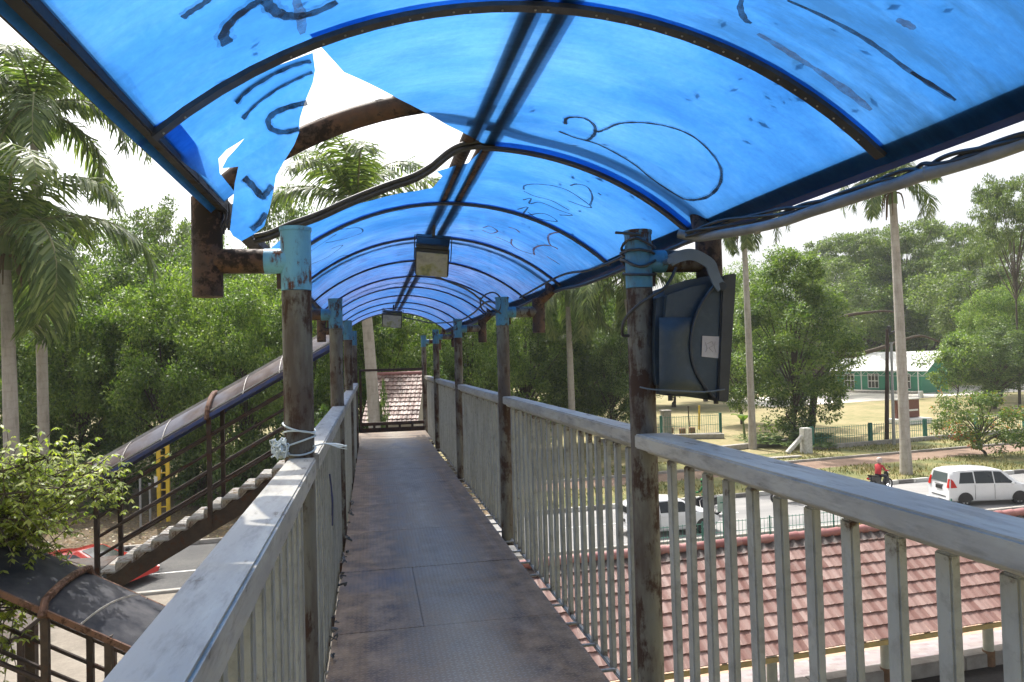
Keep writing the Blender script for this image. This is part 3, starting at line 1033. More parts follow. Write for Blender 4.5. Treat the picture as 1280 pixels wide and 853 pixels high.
stroke(m, [(707, 154), (708, 147), (718, 145), (732, 147), (743, 155), (744, 165), (738, 172), (733, 175)], 4.5)
paint(m, 'graffiti', GRAF, s_two)
m = []
for pix, w_ in (([(655, 236), (656, 231), (668, 229), (690, 231), (712, 238), (738, 256), (734, 258), (710, 250)], 2.6), ([(712, 262), (690, 250), (668, 244), (655, 238)], 2.5),
                ([(713, 231), (722, 229), (735, 233), (741, 245), (738, 256)], 2.8), ([(654, 249), (664, 247), (662, 254), (676, 252), (700, 262), (716, 268), (700, 268)], 2.4),
                ([(647, 261), (660, 258), (655, 268), (680, 266), (697, 276), (672, 272), (660, 264)], 2.4), ([(748, 240), (752, 243)], 3)):
    stroke(m, pix, w_)
paint(m, 'graffiti', GRAFT, s_three)
m = []
for pix, w_ in (([(604, 284), (612, 282), (622, 288), (614, 291), (603, 287)], 2.6), ([(636, 283), (645, 286), (650, 290)], 3), ([(668, 318), (668, 310), (678, 306), (690, 307), (698, 311)], 3),
                ([(698, 310), (688, 305), (686, 294), (695, 290), (705, 291)], 3), ([(640, 298), (640, 305), (650, 312), (665, 317)], 2.6), ([(620, 295), (640, 304)], 2.4), ([(684, 320), (700, 330)], 3)):
    stroke(m, pix, w_)
paint(m, 'graffiti', GRAFR, far_sheets[0])
m = []
for pix, w_ in (([(385, 315), (400, 305), (420, 292), (410, 297)], 2), ([(406, 303), (430, 298), (452, 290), (448, 284), (425, 286)], 2), ([(388, 330), (410, 320), (428, 306), (414, 310)], 2), ([(392, 345), (420, 322), (440, 318)], 2)):
    stroke(m, pix, w_)
paint(m, 'graffiti', GRAFT, far_sheets[0])

# ------------------------------------------------------------------ loudspeaker on the right post
SPK = worn('dark grey speaker shell', (0.036, 0.05, 0.064), (0.03, 0.042, 0.054), (0.05, 0.055, 0.06), 0.2, 6, 0.5, (1, 1, 1), (0.09, 0.1, 0.11), 0.25)
SPKD = simple('black speaker edge', (0.014, 0.017, 0.022), (0.022, 0.025, 0.03), 14, 0.55)
BRKT = simple('blue grey bracket', (0.085, 0.115, 0.15), (0.065, 0.085, 0.11), 9, 0.45)
YS = 2.9
sp = thing('loudspeaker', 'dark grey weatherproof loudspeaker with paper label hung on the rusty post', 'loudspeaker', (1.42, YS, 7.2))
def P2(px, py, y=YS): return on(px, py, 1, y)
# outline of the rear shell seen from the side, a block whose back is bulged
outl = [(825, 362), (838, 357), (862, 349), (884, 345), (904, 344), (903, 400), (901, 455), (898, 499), (866, 497), (835, 495), (826, 492), (822, 470), (821, 430), (822, 400)]
m = MB()
m.prism(outl, lambda p: P2(*p, YS - 0.02), lambda p: P2(*p, YS - 0.02) + Vector((0.03, 0.34, 0)))
body = m.build('cabinet', SPK, sp, bevel=0.034)
# round bulge of the horn housing on the back half
m = MB()
def bulge(u, v):
    y = 397 + 95 * v
    lx = np.interp(y, [385, 408, 432, 456, 475, 492], [874, 866, 863, 866, 875, 887])
    x = 824 + (lx - 824) * u
    k = math.sin(math.pi * min(1, u * 0.93 + 0.07)) ** 0.6
    e = min(1, v * 5) * (2 - min(1, v * 5)) * min(1, (1 - v) * 8)
    return P2(x, y, YS - 0.03 - 0.055 * k * e)
m.grid(bulge, 18, 20)
m.build('horn_bulge', SPK, sp, recalc=False, smooth=80)
# flat side cheek with a curved raised lip
lip = [(898, 352), (886, 366), (874, 385), (866, 408), (863, 432), (866, 456), (875, 475), (886, 490), (893, 497)]
m = MB()
lp = catmull([P2(*p, YS - 0.05) for p in lip], 4)
m.tube(lp, 0.007, 8)
m.build('cheek_lip', SPKD, sp)
ck = [(p.x, p.y, p.z) for p in lp] 
m = MB()
n0 = [Vector(p) + Vector((0, 0.004, 0)) for p in lp]
edge = [P2(903, 352 + (499 - 352) * i / (len(n0) - 1), YS - 0.046) for i in range(len(n0))]
for i in range(len(n0) - 1):
    m.face([n0[i], n0[i + 1], edge[i + 1], edge[i]])
m.build('side_cheek', SPK, sp, recalc=False)
# front flange, thin plate facing away along +X
m = MB()
fl_ = [(903, 345), (921, 341), (911, 503), (897, 502)]
m.prism(fl_, lambda p: P2(*p, YS - 0.06), lambda p: P2(*p, YS - 0.06) + Vector((0.04, 0.44, 0)))
m.build('front_flange', SPKD, sp, bevel=0.006)
m = MB()
for a in ((838, 497), (895, 501)):
    q = P2(*a, YS + 0.0)
    m.tube([q + Vector((0, 0, 0.01)), q - Vector((0, 0, 0.014))], 0.011, 8)
m.build('rubber_foot', BLACK, sp)
m = MB()
m.tube([P2(903, 358, YS - 0.075), P2(903, 358, YS - 0.035)], 0.018, 12)
m.tube([P2(907, 347, YS - 0.07), P2(907, 347, YS - 0.03)], 0.011, 10)
m.build('bracket_knob', SPKD, sp)
brp = [(838, 326), (848, 321), (862, 318), (874, 321), (888, 330), (892, 340), (897, 352), (903, 360)]
m = MB()
pp = [P2(*p, YS - 0.07) for p in brp]
pp = catmull(pp, 4)
for sgn in (0,):
    L_, R_ = [], []
    for i in range(len(pp)):
        d = (pp[min(i + 1, len(pp) - 1)] - pp[max(i - 1, 0)]).normalized()
        nrm = Vector((-d.z, 0, d.x)) * 0.024
        L_.append(pp[i] + nrm); R_.append(pp[i] - nrm)
    ty = Vector((0, 0.008, 0))
    n_ = len(pp)
    m.add(L_ + R_ + [q + ty for q in L_] + [q + ty for q in R_],
          [f for i in range(n_ - 1) for f in ((i, i + 1, n_ + i + 1, n_ + i), (2 * n_ + i, 3 * n_ + i, 3 * n_ + i + 1, 2 * n_ + i + 1), (i, 2 * n_ + i, 2 * n_ + i + 1, i + 1), (n_ + i, n_ + i + 1, 3 * n_ + i + 1, 3 * n_ + i))])
m.tube([P2(838, 326, YS - 0.07), P2(832, 328, YS + 0.05)], 0.014, 8)
m.build('bracket', BRKT, sp)
m = MB()
lab = [(878, 420), (900, 421), (898, 448), (877, 446)]
m.face([P2(*p, YS - 0.0505) for p in lab])
LABELM = simple('faded paper label', (0.4, 0.37, 0.36), (0.33, 0.3, 0.29), 14, 0.9)
lb = m.build('paper_label', LABELM, sp, recalc=False)
m = MB()
INK = simple('faded ink', (0.3, 0.27, 0.27), None, 10, 0.9, 0, 0)
for s_ in ([(882, 428), (884, 436), (882, 440)], [(884, 430), (890, 427), (892, 432), (886, 435), (891, 440)], [(894, 427), (893, 434), (895, 441)]):
    for a, b in zip(s_[:-1], s_[1:]):
        m.bar(P2(*a, YS - 0.052), P2(*b, YS - 0.052), 0.003, 0.0008, (0, 1, 0))
m.build('scribble', INK, lb)
m = MB()
pts = catmull([P2(*p, YS - 0.07) for p in ((800, 484), (815, 487), (850, 489), (880, 490), (906, 487))], 3)
m.tube(pts, 0.0035, 6)
m.build('tie_wire', BRKT, sp)

# ------------------------------------------------------------------ cables
def cable(name, label, pts, r, mat, n=8, k=5):
    m = MB()
    m.tube(catmull(pts, k), r, n)
    o = m.build(name, mat, off=Vector(pts[0]))
    return tag(o, label, 'cable')
def U(px, py, y): return on(px, py, 1, y)
condpx = [(848, 292, 2.9), (870, 297, 2.85), (900, 293, 2.7), (925, 289, 2.6), (955, 283, 2.5), (985, 275, 2.38), (1010, 266, 2.28), (1035, 258, 2.18), (1065, 248, 2.08), (1095, 238, 1.98), (1125, 229, 1.9), (1150, 220, 1.82), (1175, 213, 1.76), (1205, 204, 1.7), (1240, 193, 1.62), (1285, 177, 1.54), (1340, 158, 1.46)]
cond = thing('conduit_pipe', 'wavy light grey conduit slung under the right edge of the blue roof', 'conduit', U(848, 292, 2.9))
m = MB(); m.tube(catmull([U(*p) for p in condpx], 4), 0.0195, 12); m.build('tube', PIPEGREY, cond)
m = MB()
for px, py, y in ((1158, 217, 1.80), (945, 286, 2.54)):
    a = U(px - 3, py + 1, y + 0.005); b = U(px + 4, py - 1, y - 0.005)
    m.tube([a, b], 0.023, 12)
m.build('tape_band', simple('grey tape', (0.2, 0.21, 0.22), None, 10, 0.6), cond)
tw = [(858, 292, 2.85), (905, 278, 2.68), (950, 270, 2.52), (985, 262, 2.38), (1020, 253, 2.24), (1060, 240, 2.1), (1100, 226, 1.97), (1140, 214, 1.86), (1165, 206, 1.78), (1200, 193, 1.7), (1230, 184, 1.63), (1285, 166, 1.53), (1340, 148, 1.45)]
base_ = catmull([U(*p) for p in tw], 8)
for j in range(3):
    P = []
    for i, q in enumerate(base_):
        a = i * 0.2 + j * 2.09 + 0.5 * math.sin(i * 0.21)
        P.append(q + Vector((0.006 * math.cos(a), 0, (0.011 + 0.004 * math.sin(i * 0.13)) * math.sin(a) - 0.004)))
    m = MB(); m.tube(P, 0.0068, 6)
    o = m.build('twisted_cable', RUBBER, off=P[0])
    tag(o, 'black cables twisted together above the grey conduit at the right roof edge', 'cable', 'strands twisted above the grey conduit')
# bundle wound round the head of the right post
m = MB()
bx, by = 1.17, 3.0
for k in range(4):
    z = 7.755 + k * 0.043
    P = [Vector((bx + (0.066 + rs.uniform(0, 0.014)) * math.cos(t), by + (0.066 + rs.uniform(0, 0.012)) * math.sin(t), z + (0.012 + 0.008 * (k % 2)) * math.sin(t * (1 + k % 2) + k * 2))) for t in np.linspace(0, 2 * math.pi, 18)[:-1]]
    m.tube(P, 0.0062, 6, close=True)
o = m.build('cable_bundle', RUBBER, off=(bx, by, 7.74)); tag(o, 'tangle of black cable wound around the blue head of the speaker post', 'cable')
cable('loose_cable', 'thin black cable drooping from the speaker post to the roof edge behind it', [U(*p) for p in ((806, 300, 3.0), (795, 310, 3.3), (770, 325, 3.8), (735, 338, 4.5), (700, 345, 5.2), (650, 372, 6.2))], 0.009, RUBBER)
cable('loose_cable', 'black cable hanging in a short loop beside the speaker post', [U(*p) for p in ((845, 335, 2.93), (838, 350, 2.9), (828, 362, 2.88), (800, 380, 2.9), (781, 400, 2.94), (778, 418, 2.96), (786, 420, 2.97))], 0.007, RUBBER)
cable('loose_cable', 'black wire stub poking out left of the speaker post head', [U(*p) for p in ((769, 291, 2.9), (785, 292, 2.9), (800, 294, 2.93))], 0.006, RUBBER)
cable('loose_cable', 'black cable stretched along the right edge beam of the roof', [(1.6, 3.0, 7.98), (1.63, 4.0, 7.965), (1.6, 5.2, 7.94), (1.63, 6.3, 7.985), (1.6, 8, 7.95), (1.62, 9.7, 7.98), (1.6, 11.4, 7.95), (1.62, 13, 7.97)], 0.013, RUBBER)
cable('lamp_cable', 'thin black cable sagging from the nearer floodlight to the second right post', [U(*p) for p in ((543, 345, 5.3), (560, 352, 5.4), (585, 363, 5.6), (605, 378, 5.9), (626, 392, 6.3))], 0.008, RUBBER)
cable('lamp_cable', 'thin black cable running from the farther floodlight to the right posts', [U(*p) for p in ((504, 397, 12.2), (520, 400, 12), (540, 404, 12.2), (570, 402, 9.8), (590, 393, 8.2), (607, 378, 6.9), (626, 380, 6.4))], 0.01, RUBBER)
cable('loose_cable', 'coil of thin black cable hanging at the second right post', [U(*p) for p in ((600, 375, 6.3), (608, 368, 6.3), (618, 366, 6.3), (626, 374, 6.3), (624, 388, 6.3), (612, 392, 6.3), (602, 386, 6.3), (600, 372, 6.3))], 0.007, RUBBER)
m = MB()
for i in range(4):
    m.tube(catmull([U(273 + i * 4, 288, 2.98), U(277 + i * 4, 278, 2.98), U(279 + i * 3 + i, 270, 3.0), U(276 + i * 5, 255, 3.0)], 4), 0.004, 5)
tag(m.build('wire_ends', RUBBER, off=U(275, 288, 2.98)), 'frayed black wires standing between the left stub pipe and side arm', 'wires')

# white plastic string round the left post
STRING = simple('pale plastic string', (0.5, 0.56, 0.58), (0.4, 0.45, 0.46), 20, 0.5, 0, 0)
st = thing('plastic_string', 'pale plastic string knotted around the left post on the handrail', 'string', (-0.29, 2.94, TOP + 0.05))
m = MB()
for k in range(4):
    z = TOP + 0.03 + k * 0.028
    P = [Vector((-0.285 + 0.063 * math.cos(t), 3.0 + 0.063 * math.sin(t), z + 0.02 * math.sin(t + k * 1.7))) for t in np.linspace(0, 2 * math.pi, 18)[:-1]]
    m.tube(P, 0.0036, 6, close=True)
m.build('winding', STRING, st)
m = MB()
for k in range(16):
    a = rs.uniform(0, 6.28); c0 = Vector((-0.345, 2.95, TOP + 0.05))
    P = [c0 + Vector((rs.uniform(-0.04, 0.03), rs.uniform(-0.06, 0.03), rs.uniform(-0.05, 0.03))) for _ in range(4)]
    m.tube(catmull([c0] + P, 3), 0.0028, 4)
m.build('frayed_knot', STRING, st)
m = MB()
for k in range(5):
    c0 = Vector((-0.23, 2.96, TOP + 0.04))
    m.tube(catmull([c0, c0 + Vector((0.05, -0.01, 0.01)), c0 + Vector((0.1, rs.uniform(-0.05, 0.03), rs.uniform(-0.02, 0.02))), c0 + Vector((0.13, rs.uniform(-0.05, 0.03), rs.uniform(-0.04, 0.01)))], 3), 0.0025, 4)
m.build('frayed_knot', STRING, st)
m = MB()
for t in (0.0, 0.5):
    m.tube(catmull([Vector((-0.205, 3.6 + t * 0.02, 6.86)), Vector((-0.2, 3.62, 6.8)), Vector((-0.195, 3.63 - t * 0.05, 6.72)), Vector((-0.2, 3.66, 6.6 + t * 0.1))], 4), 0.004, 5)
tag(m.build('cloth_strip', simple('navy cloth', (0.02, 0.03, 0.1), None, 10, 0.8), off=(-0.2, 3.62, 6.86)), 'short dark blue strip tied to the left balusters', 'string')
m = MB()
for k in range(26):
    y = rs.uniform(2.6, 9); x = -0.215 + rs.uniform(-0.012, 0.012)
    s_ = rs.uniform(0.015, 0.045)
    P = [Vector((x + rs.uniform(-s_, s_) * 0.6, y + rs.uniform(-s_, s_), FZ + 0.012 + rs.uniform(0, s_ * 1.3))) for _ in range(4)]
    m.tube(catmull(P, 2), rs.uniform(0.003, 0.009), 5)
tag(m.build('litter', simple('dark scraps of litter', (0.03, 0.03, 0.03), (0.1, 0.11, 0.12), 6, 0.9)), kind='stuff')

# ------------------------------------------------------------------ floodlights under the ridge
LGLASS = None
def lampglass():
    m = NT('dusty lamp glass')
    m.base(m.ramp(m.noise(7, 5, 0.6), [(0.35, (0.16, 0.165, 0.15)), (0.5, (0.27, 0.27, 0.245)), (0.6, (0.2, 0.21, 0.11)), (0.72, (0.08, 0.095, 0.09))]))
    m.rough(0.25)
    return m.mat
LGLASS = lampglass()
def floodlight(loc, tilt, label, w_=0.27, h=0.33, d=0.1):
    t = thing('floodlight', label, 'floodlight', (0, 0, 0), 'floodlights hung under the roof ridge')
    m = MB()
    m.add([Vector((sx * w_ / 2 * k, y, sz * h / 2 * k)) for y, k in ((0, 1), (d, 0.82)) for sx, sz in ((-1, -1), (1, -1), (1, 1), (-1, 1))],
          [(0, 1, 2, 3), (7, 6, 5, 4), (0, 4, 5, 1), (1, 5, 6, 2), (2, 6, 7, 3), (3, 7, 4, 0)])
    m.build('housing', SPKD, t, bevel=0.008)
    m = MB()
    m.box((0, -0.004, -0.012), (w_ * 0.9, 0.006, h * 0.82))
    m.build('glass', LGLASS, t)
    m = MB()
    m.box((0, 0.04, h / 2 + 0.02), (w_ * 0.95, 0.1, 0.035))
    m.build('gear_box', SPKD, t, bevel=0.006)
    m = MB()
    for sx in (-1, 1):
        m.bar((sx * (w_ / 2 + 0.008), 0.05, 0), (sx * (w_ / 2 + 0.008), 0.06, h / 2 + 0.06), 0.006, 0.03)
    m.bar((-w_ / 2, 0.06, h / 2 + 0.06), (w_ / 2, 0.06, h / 2 + 0.06), 0.03, 0.006)
    m.bar((0, 0.06, h / 2 + 0.06), (0, 0.1, h / 2 + 0.13), 0.02, 0.02, (1, 0, 0))
    m.build('bracket', BLACK, t)
    t.location = loc
    t.rotation_euler = (tilt, rad(6), rad(-8))
    return t
floodlight(U(540, 329, 5.05), rad(42), 'nearer floodlight with dusty glass slung under the roof ridge', 0.24, 0.24)
floodlight(U(490, 401, 12), rad(12), 'farther square floodlight hung under the roof ridge', 0.33, 0.24, 0.12)

# ------------------------------------------------------------------ covered stair down to the left: upper flight
TREAD = worn('worn pale stair treads', (0.42, 0.41, 0.39), (0.3, 0.285, 0.265), (0.16, 0.11, 0.07), 0.35, 5, 0.7)
def oldsheet():
    m = NT('weathered sheet seen from above')
    n1 = m.noise(2.0, 7, 0.65, m.scaled(1, 1, 1)); n2 = m.noise(0.9, 4, 0.6)
    c = m.ramp(n1, [(0.35, (0.045, 0.032, 0.03)), (0.5, (0.075, 0.057, 0.054)), (0.65, (0.12, 0.105, 0.105))])
    m.base(m.mix(m.ramp(n2, [(0.45, 0.0), (0.6, 0.5)]), c, (0.13, 0.15, 0.2)))
    m.rough(0.8); m.p.inputs['Specular IOR Level'].default_value = 0.15
    return m.mat
OLDSHEET = oldsheet()
OLDBLUE = simple('slate blue sheet with fallen dust', (0.012, 0.015, 0.024), (0.07, 0.07, 0.078), 2.4, 0.8, 0, 0.1, spec=0.2)
BLUEEDGE = simple('blue roof hem', (0.02, 0.05, 0.2), (0.05, 0.045, 0.08), 5, 0.5)
HOOP = worn('brown hoop pipe', (0.14, 0.07, 0.045), (0.1, 0.055, 0.04), (0.05, 0.025, 0.015), 0.4, 8, 0.7)
PALESTRIP = simple('pale lap strips and ridge highlight', (0.5, 0.49, 0.47), (0.36, 0.33, 0.3), 6, 0.5)

def stair(root, x0, z0, sx, n, y0, y1, tread, rise, rail_h, post_x, roof, sheetm, ribs, far_post=True, hoops=True):
    """flight starting at x0,z0 going in direction sx (+1/-1) downwards between y0 and y1"""
    slope = rise / tread
    xe = x0 + sx * tread * n
    def nose(x): return z0 - sx * (x - x0) * slope
    for k in range(n):
        a = x0 + sx * tread * k
        z = z0 - rise * (k + 1)
        m = MB()
        m.box((a + sx * tread / 2, (y0 + y1) / 2, z - 0.015), (tread * 1.06, y1 - y0 - 0.08, 0.03))
        m.box((a + sx * tread * 0.97, (y0 + y1) / 2, z - 0.05), (0.02, y1 - y0 - 0.09, 0.07))
        m.box((a + sx * 0.012, (y0 + y1) / 2, z + rise * 0.4), (0.012, y1 - y0 - 0.1, rise * 0.8))
        m.build('step', TREAD, root, bevel=0.006)
    for y in (y0, y1):
        m = MB()
        poly = [(x0, z0 - 0.02), (xe, nose(xe) - 0.02), (xe, nose(xe) - 0.34), (x0, z0 - 0.34)]
        poly = [(x0, z0 - 0.17), (xe, nose(xe) - 0.17), (xe, nose(xe) - 0.46), (x0, z0 - 0.46)]
        m.prism(poly, lambda p: Vector((p[0], y - 0.025, p[1])), lambda p: Vector((p[0], y + 0.025, p[1])))
        m.build('stringer', DARKSTEEL, root)
        for h in rail_h:
            m = MB()
            m.tube([(x0, y, z0 + h), (xe, y, nose(xe) + h)], 0.026, 8)
            m.build('rail', DARKSTEEL, root)
        for px_ in post_x:
            m = MB()
            top = nose(px_) + roof[0]
            m.bar((px_, y, nose(px_) - 0.4), (px_, y, top), 0.07, 0.07, (1, 0, 0))
            m.build('post', DARKSTEEL, root)
    # low arched roof
    eave, rise_, xa, xb, over = roof
    yc, hw = (y0 + y1) / 2, (y1 - y0) / 2 + over
    def arch(u): # u -1..1
        return rise_ * (1 - u * u)
    m = MB()
    def fn(a, b):
        x = xa + (xb - xa) * a; u = -1 + 2 * b
        return Vector((x, yc + u * hw, nose(x) + eave + arch(u)))
    m.grid(fn, 12, 16)
    m.build('roof_sheet', sheetm, root)
    for u in (-1, 1):
        m = MB()
        y = yc + u * hw
        m.bar((xa, y, nose(xa) + eave - 0.03), (xb, y, nose(xb) + eave - 0.03), 0.03, 0.06)
        m.build('roof_edge_strip', BLUEEDGE if hoops else HOOP, root)
    if hoops:
        m = MB()
        m.bar((xa, yc - 0.05, nose(xa) + eave + rise_ + 0.02), (xb, yc - 0.05, nose(xb) + eave + rise_ + 0.02), 0.05, 0.04)  # pale bar standing in for the highlight along the ridge
        m.bar((xa, yc - hw * 0.93, nose(xa) + eave + arch(0.93) + 0.012), (xb, yc - hw * 0.93, nose(xb) + eave + arch(0.93) + 0.012), 0.02, 0.02)
        m.build('ridge_highlight', PALESTRIP, root)
    for x in ribs:
        m = MB()
        P = [Vector((x, yc + u * (hw + 0.05), nose(x) + eave + arch(u) + 0.055 - (0.12 if abs(u) > 0.99 else 0))) for u in np.linspace(-1, 1, 15)]
        m.tube(P, 0.042, 8)
        m.build('hoop', HOOP, root)
    if not hoops:
        for x in (-2.9, -1.9):
            m = MB(); P = [Vector((x + 0.1 * u, yc + u * hw, nose(x + 0.1 * u) + eave + arch(u) + 0.006)) for u in np.linspace(-1, 1, 7)]
            for i in range(6): m.bar(P[i], P[i + 1], 0.03, 0.006, (1, 0, 0.0))
            m.build('lap_strip', PALESTRIP, root)
    if hoops:
        for x in (-1.55, -2.15, -3.45, -4.1):
            m = MB()
            P = [Vector((x, yc + u * hw, nose(x) + eave + arch(u) + 0.006)) for u in np.linspace(-1, 1, 15)]
            for i in range(14):
                m.bar(P[i], P[i + 1], 0.035, 0.006, (1, 0, 0.0))
            m.build('lap_strip', PALESTRIP, root)
up = thing('stair_flight', 'upper stair flight with brown rails and low weathered roof going down left from the bridge', 'stairs', (-2.8, 13.9, 0))
stair(up, -1.15, 5.9, -1, 12, 13.1, 14.25, 0.28, 0.157, (0.26, 0.58, 0.9, 1.2), (-1.2, -2.73, -4.5), (1.55, 0.3, -0.55, -6.2, 0.12), OLDSHEET, (-2.73, -4.75))
lo = thing('stair_flight', 'lower stair flight under a slate blue sheet roof at the bottom of the bridge stairs', 'stairs', (-3, 8.8, 0))
stair(lo, -4.6, 4.0, 1, 14, 8.3, 9.5, 0.28, 0.16, (0.3, 0.6, 0.9), (-4.5, -3.35, -2.75, -1.0), (1.66, 0.07, -5.6, -0.6, 0.04), OLDBLUE, (-3.35, -1.2), hoops=False)
ld = thing('stair_landing', 'dark steel landing joining the upper and lower stair flights', 'landing', (-5.4, 11.3, 0))
m = MB(); m.box((-5.35, 11.1, 3.97), (1.6, 6.4, 0.06)); m.build('platform', DARKSTEEL, ld)
for x in (-6.1, -4.65):
    for y in (8.0, 11.1, 14.2):
        m = MB(); m.box((x, y, 1.97), (0.12, 0.12, 3.94)); m.build('leg', DARKSTEEL, ld)
m = MB()
for h in (0.5, 1.0):
    m.tube([(-6.12, 8, 4 + h), (-6.12, 14.25, 4 + h)], 0.026, 8)
m.build('rail', DARKSTEEL, ld)

# ------------------------------------------------------------------ shelter with a pink tiled roof under the bridge
def tile_mat(name, a, b, c_, mould=False):
    m = NT(name)
    n1 = m.noise(1.6, 6, 0.6); n2 = m.noise(25, 5, 0.7)
    rnd = m.n("NewGeometry").outputs['Random Per Island']
    f = m.math('MULTIPLY_ADD', n2, 0.25, m.math('MULTIPLY_ADD', n1, 0.35, m.math('MULTIPLY', rnd, 0.4)))
    c = m.ramp(f, [(0.32, a), (0.5, b), (0.68, c_)])
    blot = m.ramp(m.noise(3.2, 8, 0.7, m.scaled(1, 1, 1, (4, 1, 0))), [(0.56, 0.0), (0.7, 0.75)])
    c = m.mix(blot, c, (0.13, 0.075, 0.065))
    if mould:
        z = m.sep()[2]
        k = m.math('ADD', m.math('MULTIPLY_ADD', z, 2.6, -2.6 * 3.18), m.math('MULTIPLY', m.noise(4.5, 7, 0.75), 0.9))
        c = m.mix(m.ramp(k, [(0.75, 0.0), (1.05, 0.9)]), c, (0.035, 0.03, 0.027))
    m.base(c)
    m.rough(0.6); m.bump(n2, 0.2, 0.004)
    return m.mat
TILE = tile_mat('pink roof tiles', (0.165, 0.082, 0.067), (0.215, 0.122, 0.103), (0.275, 0.178, 0.155), True)
TILEOLD = tile_mat('mottled old roof tiles', (0.08, 0.045, 0.037), (0.2, 0.12, 0.1), (0.42, 0.34, 0.31))
RIDGET = tile_mat('rose ridge tiles', (0.2, 0.07, 0.066), (0.26, 0.105, 0.1), (0.32, 0.16, 0.15))
GRIME = simple('black mould on the roof top', (0.06, 0.045, 0.04), (0.25, 0.12, 0.1), 9, 0.9)
def tiled_slope(m, A, dirx, down, L, W, rows, pitch, amp=0.046, lip=0.026, seg=8):
    """A top corner, dirx unit along the ridge, down unit down the slope"""
    nrm = dirx.cross(down).normalized()
    if nrm.z < 0: nrm = -nrm
    rl = W / rows
    nw = int(L / pitch)
    for r in range(rows):
        top, bot = r * rl - 0.02, (r + 1) * rl
        for t in range(nw):
            vs = []
            for i in range(seg + 1):
                s_ = i / seg
                x = (t + s_) * pitch
                h = amp * (0.5 + 0.5 * math.cos(2 * math.pi * (s_ - 0.3) + 0.5 * math.sin(2 * math.pi * (s_ - 0.3))))
                jit = 0.004 * math.sin(t * 2.1 + r * 1.3)
                pt = A + dirx * x + nrm * (h - 0.006) + down * top
                pb = A + dirx * x + nrm * (h + lip + jit) + down * (bot + 0.012 * math.cos(2 * math.pi * (s_ - 0.3)))
                vs += [pt, pb, pb - nrm * (lip * 0.8)]
            fs = []
            for i in range(seg):
                a = i * 3
                fs += [(a, a + 1, a + 4, a + 3), (a + 1, a + 2, a + 5, a + 4)]
            m.add(vs, fs)
sh = thing('bus_shelter', 'open shelter with pink tiled gable roof and pale round posts below the bridge', 'shelter', (8, 13.4, 0.1))
dX = Vector((1, 0.072, 0)).normalized()
RA = Vector((1.2, 12.86, 3.58))
LS = 17.0
dn1 = Vector((0.06, -1.9, -1.4)).normalized()
W1 = math.hypot(1.9, 1.4)
m = MB(); tiled_slope(m, RA, dX, dn1, LS, W1, 9, 0.235)
m.build('tiled_slope', TILE, sh, recalc=False, smooth=50)
dn2 = Vector((-0.06, 1.9, -1.4)).normalized()
m = MB(); tiled_slope(m, RA, dX, dn2, LS, W1, 9, 0.235)
m.build('tiled_slope', TILE, sh, recalc=False, smooth=50)
m = MB()
k = 0
while k * 0.33 < LS:
    a = RA + dX * (k * 0.33); b = RA + dX * (k * 0.33 + 0.34)
    m.tube([a + Vector((0, 0, 0.035)), b + Vector((0, 0, 0.045))], [0.082, 0.094], 12)
    k += 1
m.build('ridge_cap', RIDGET, sh)
m = MB()
for y, dn in ((0, dn1), (1, dn2)):
    E = RA + dn * W1
    m.bar(E + Vector((0, 0, -0.06)), E + dX * LS + Vector((0, 0, -0.045)), 0.03, 0.085)
m.build('fascia', simple('ochre fascia', (0.32, 0.24, 0.09), (0.24, 0.18, 0.08), 6, 0.6), sh)
m = MB()
for y, dn in ((0, dn1), (1, dn2)):
    for t in np.arange(0.3, LS, 1.4):
        q = RA + dX * t + Vector((0, 0, -0.09))
        m.bar(q, q + dn * (W1 - 0.05), 0.05, 0.09)
m.build('rafter', simple('pale rafters', (0.45, 0.42, 0.3), None, 5, 0.7), sh)
POSTC = simple('pale cream post', (0.5, 0.52, 0.42), (0.42, 0.43, 0.35), 5, 0.6)
BRICK = simple('brown brick block', (0.24, 0.14, 0.08), (0.16, 0.1, 0.06), 12, 0.9)
for x in (2.5, 5.25, 8.05, 10.9, 13.72, 16.5):
    y = 13.25 + 0.072 * x
    m = MB(); m.tube([(x, y, 0.3), (x, y, 3.35)], 0.11, 16); pst = m.build('post', POSTC, sh)
    m = MB(); m.tube([(x, y, 0.1), (x, y, 0.44)], 0.125, 16); m.build('post_base', BRICK, pst)
m = MB()
m.bar((1.4, 13.25 + 0.1, 3.4), (17, 13.25 + 0.072 * 17, 3.4), 0.1, 0.14)
m.build('ridge_beam', simple('cream beam', (0.45, 0.42, 0.3), None, 5, 0.7), sh)

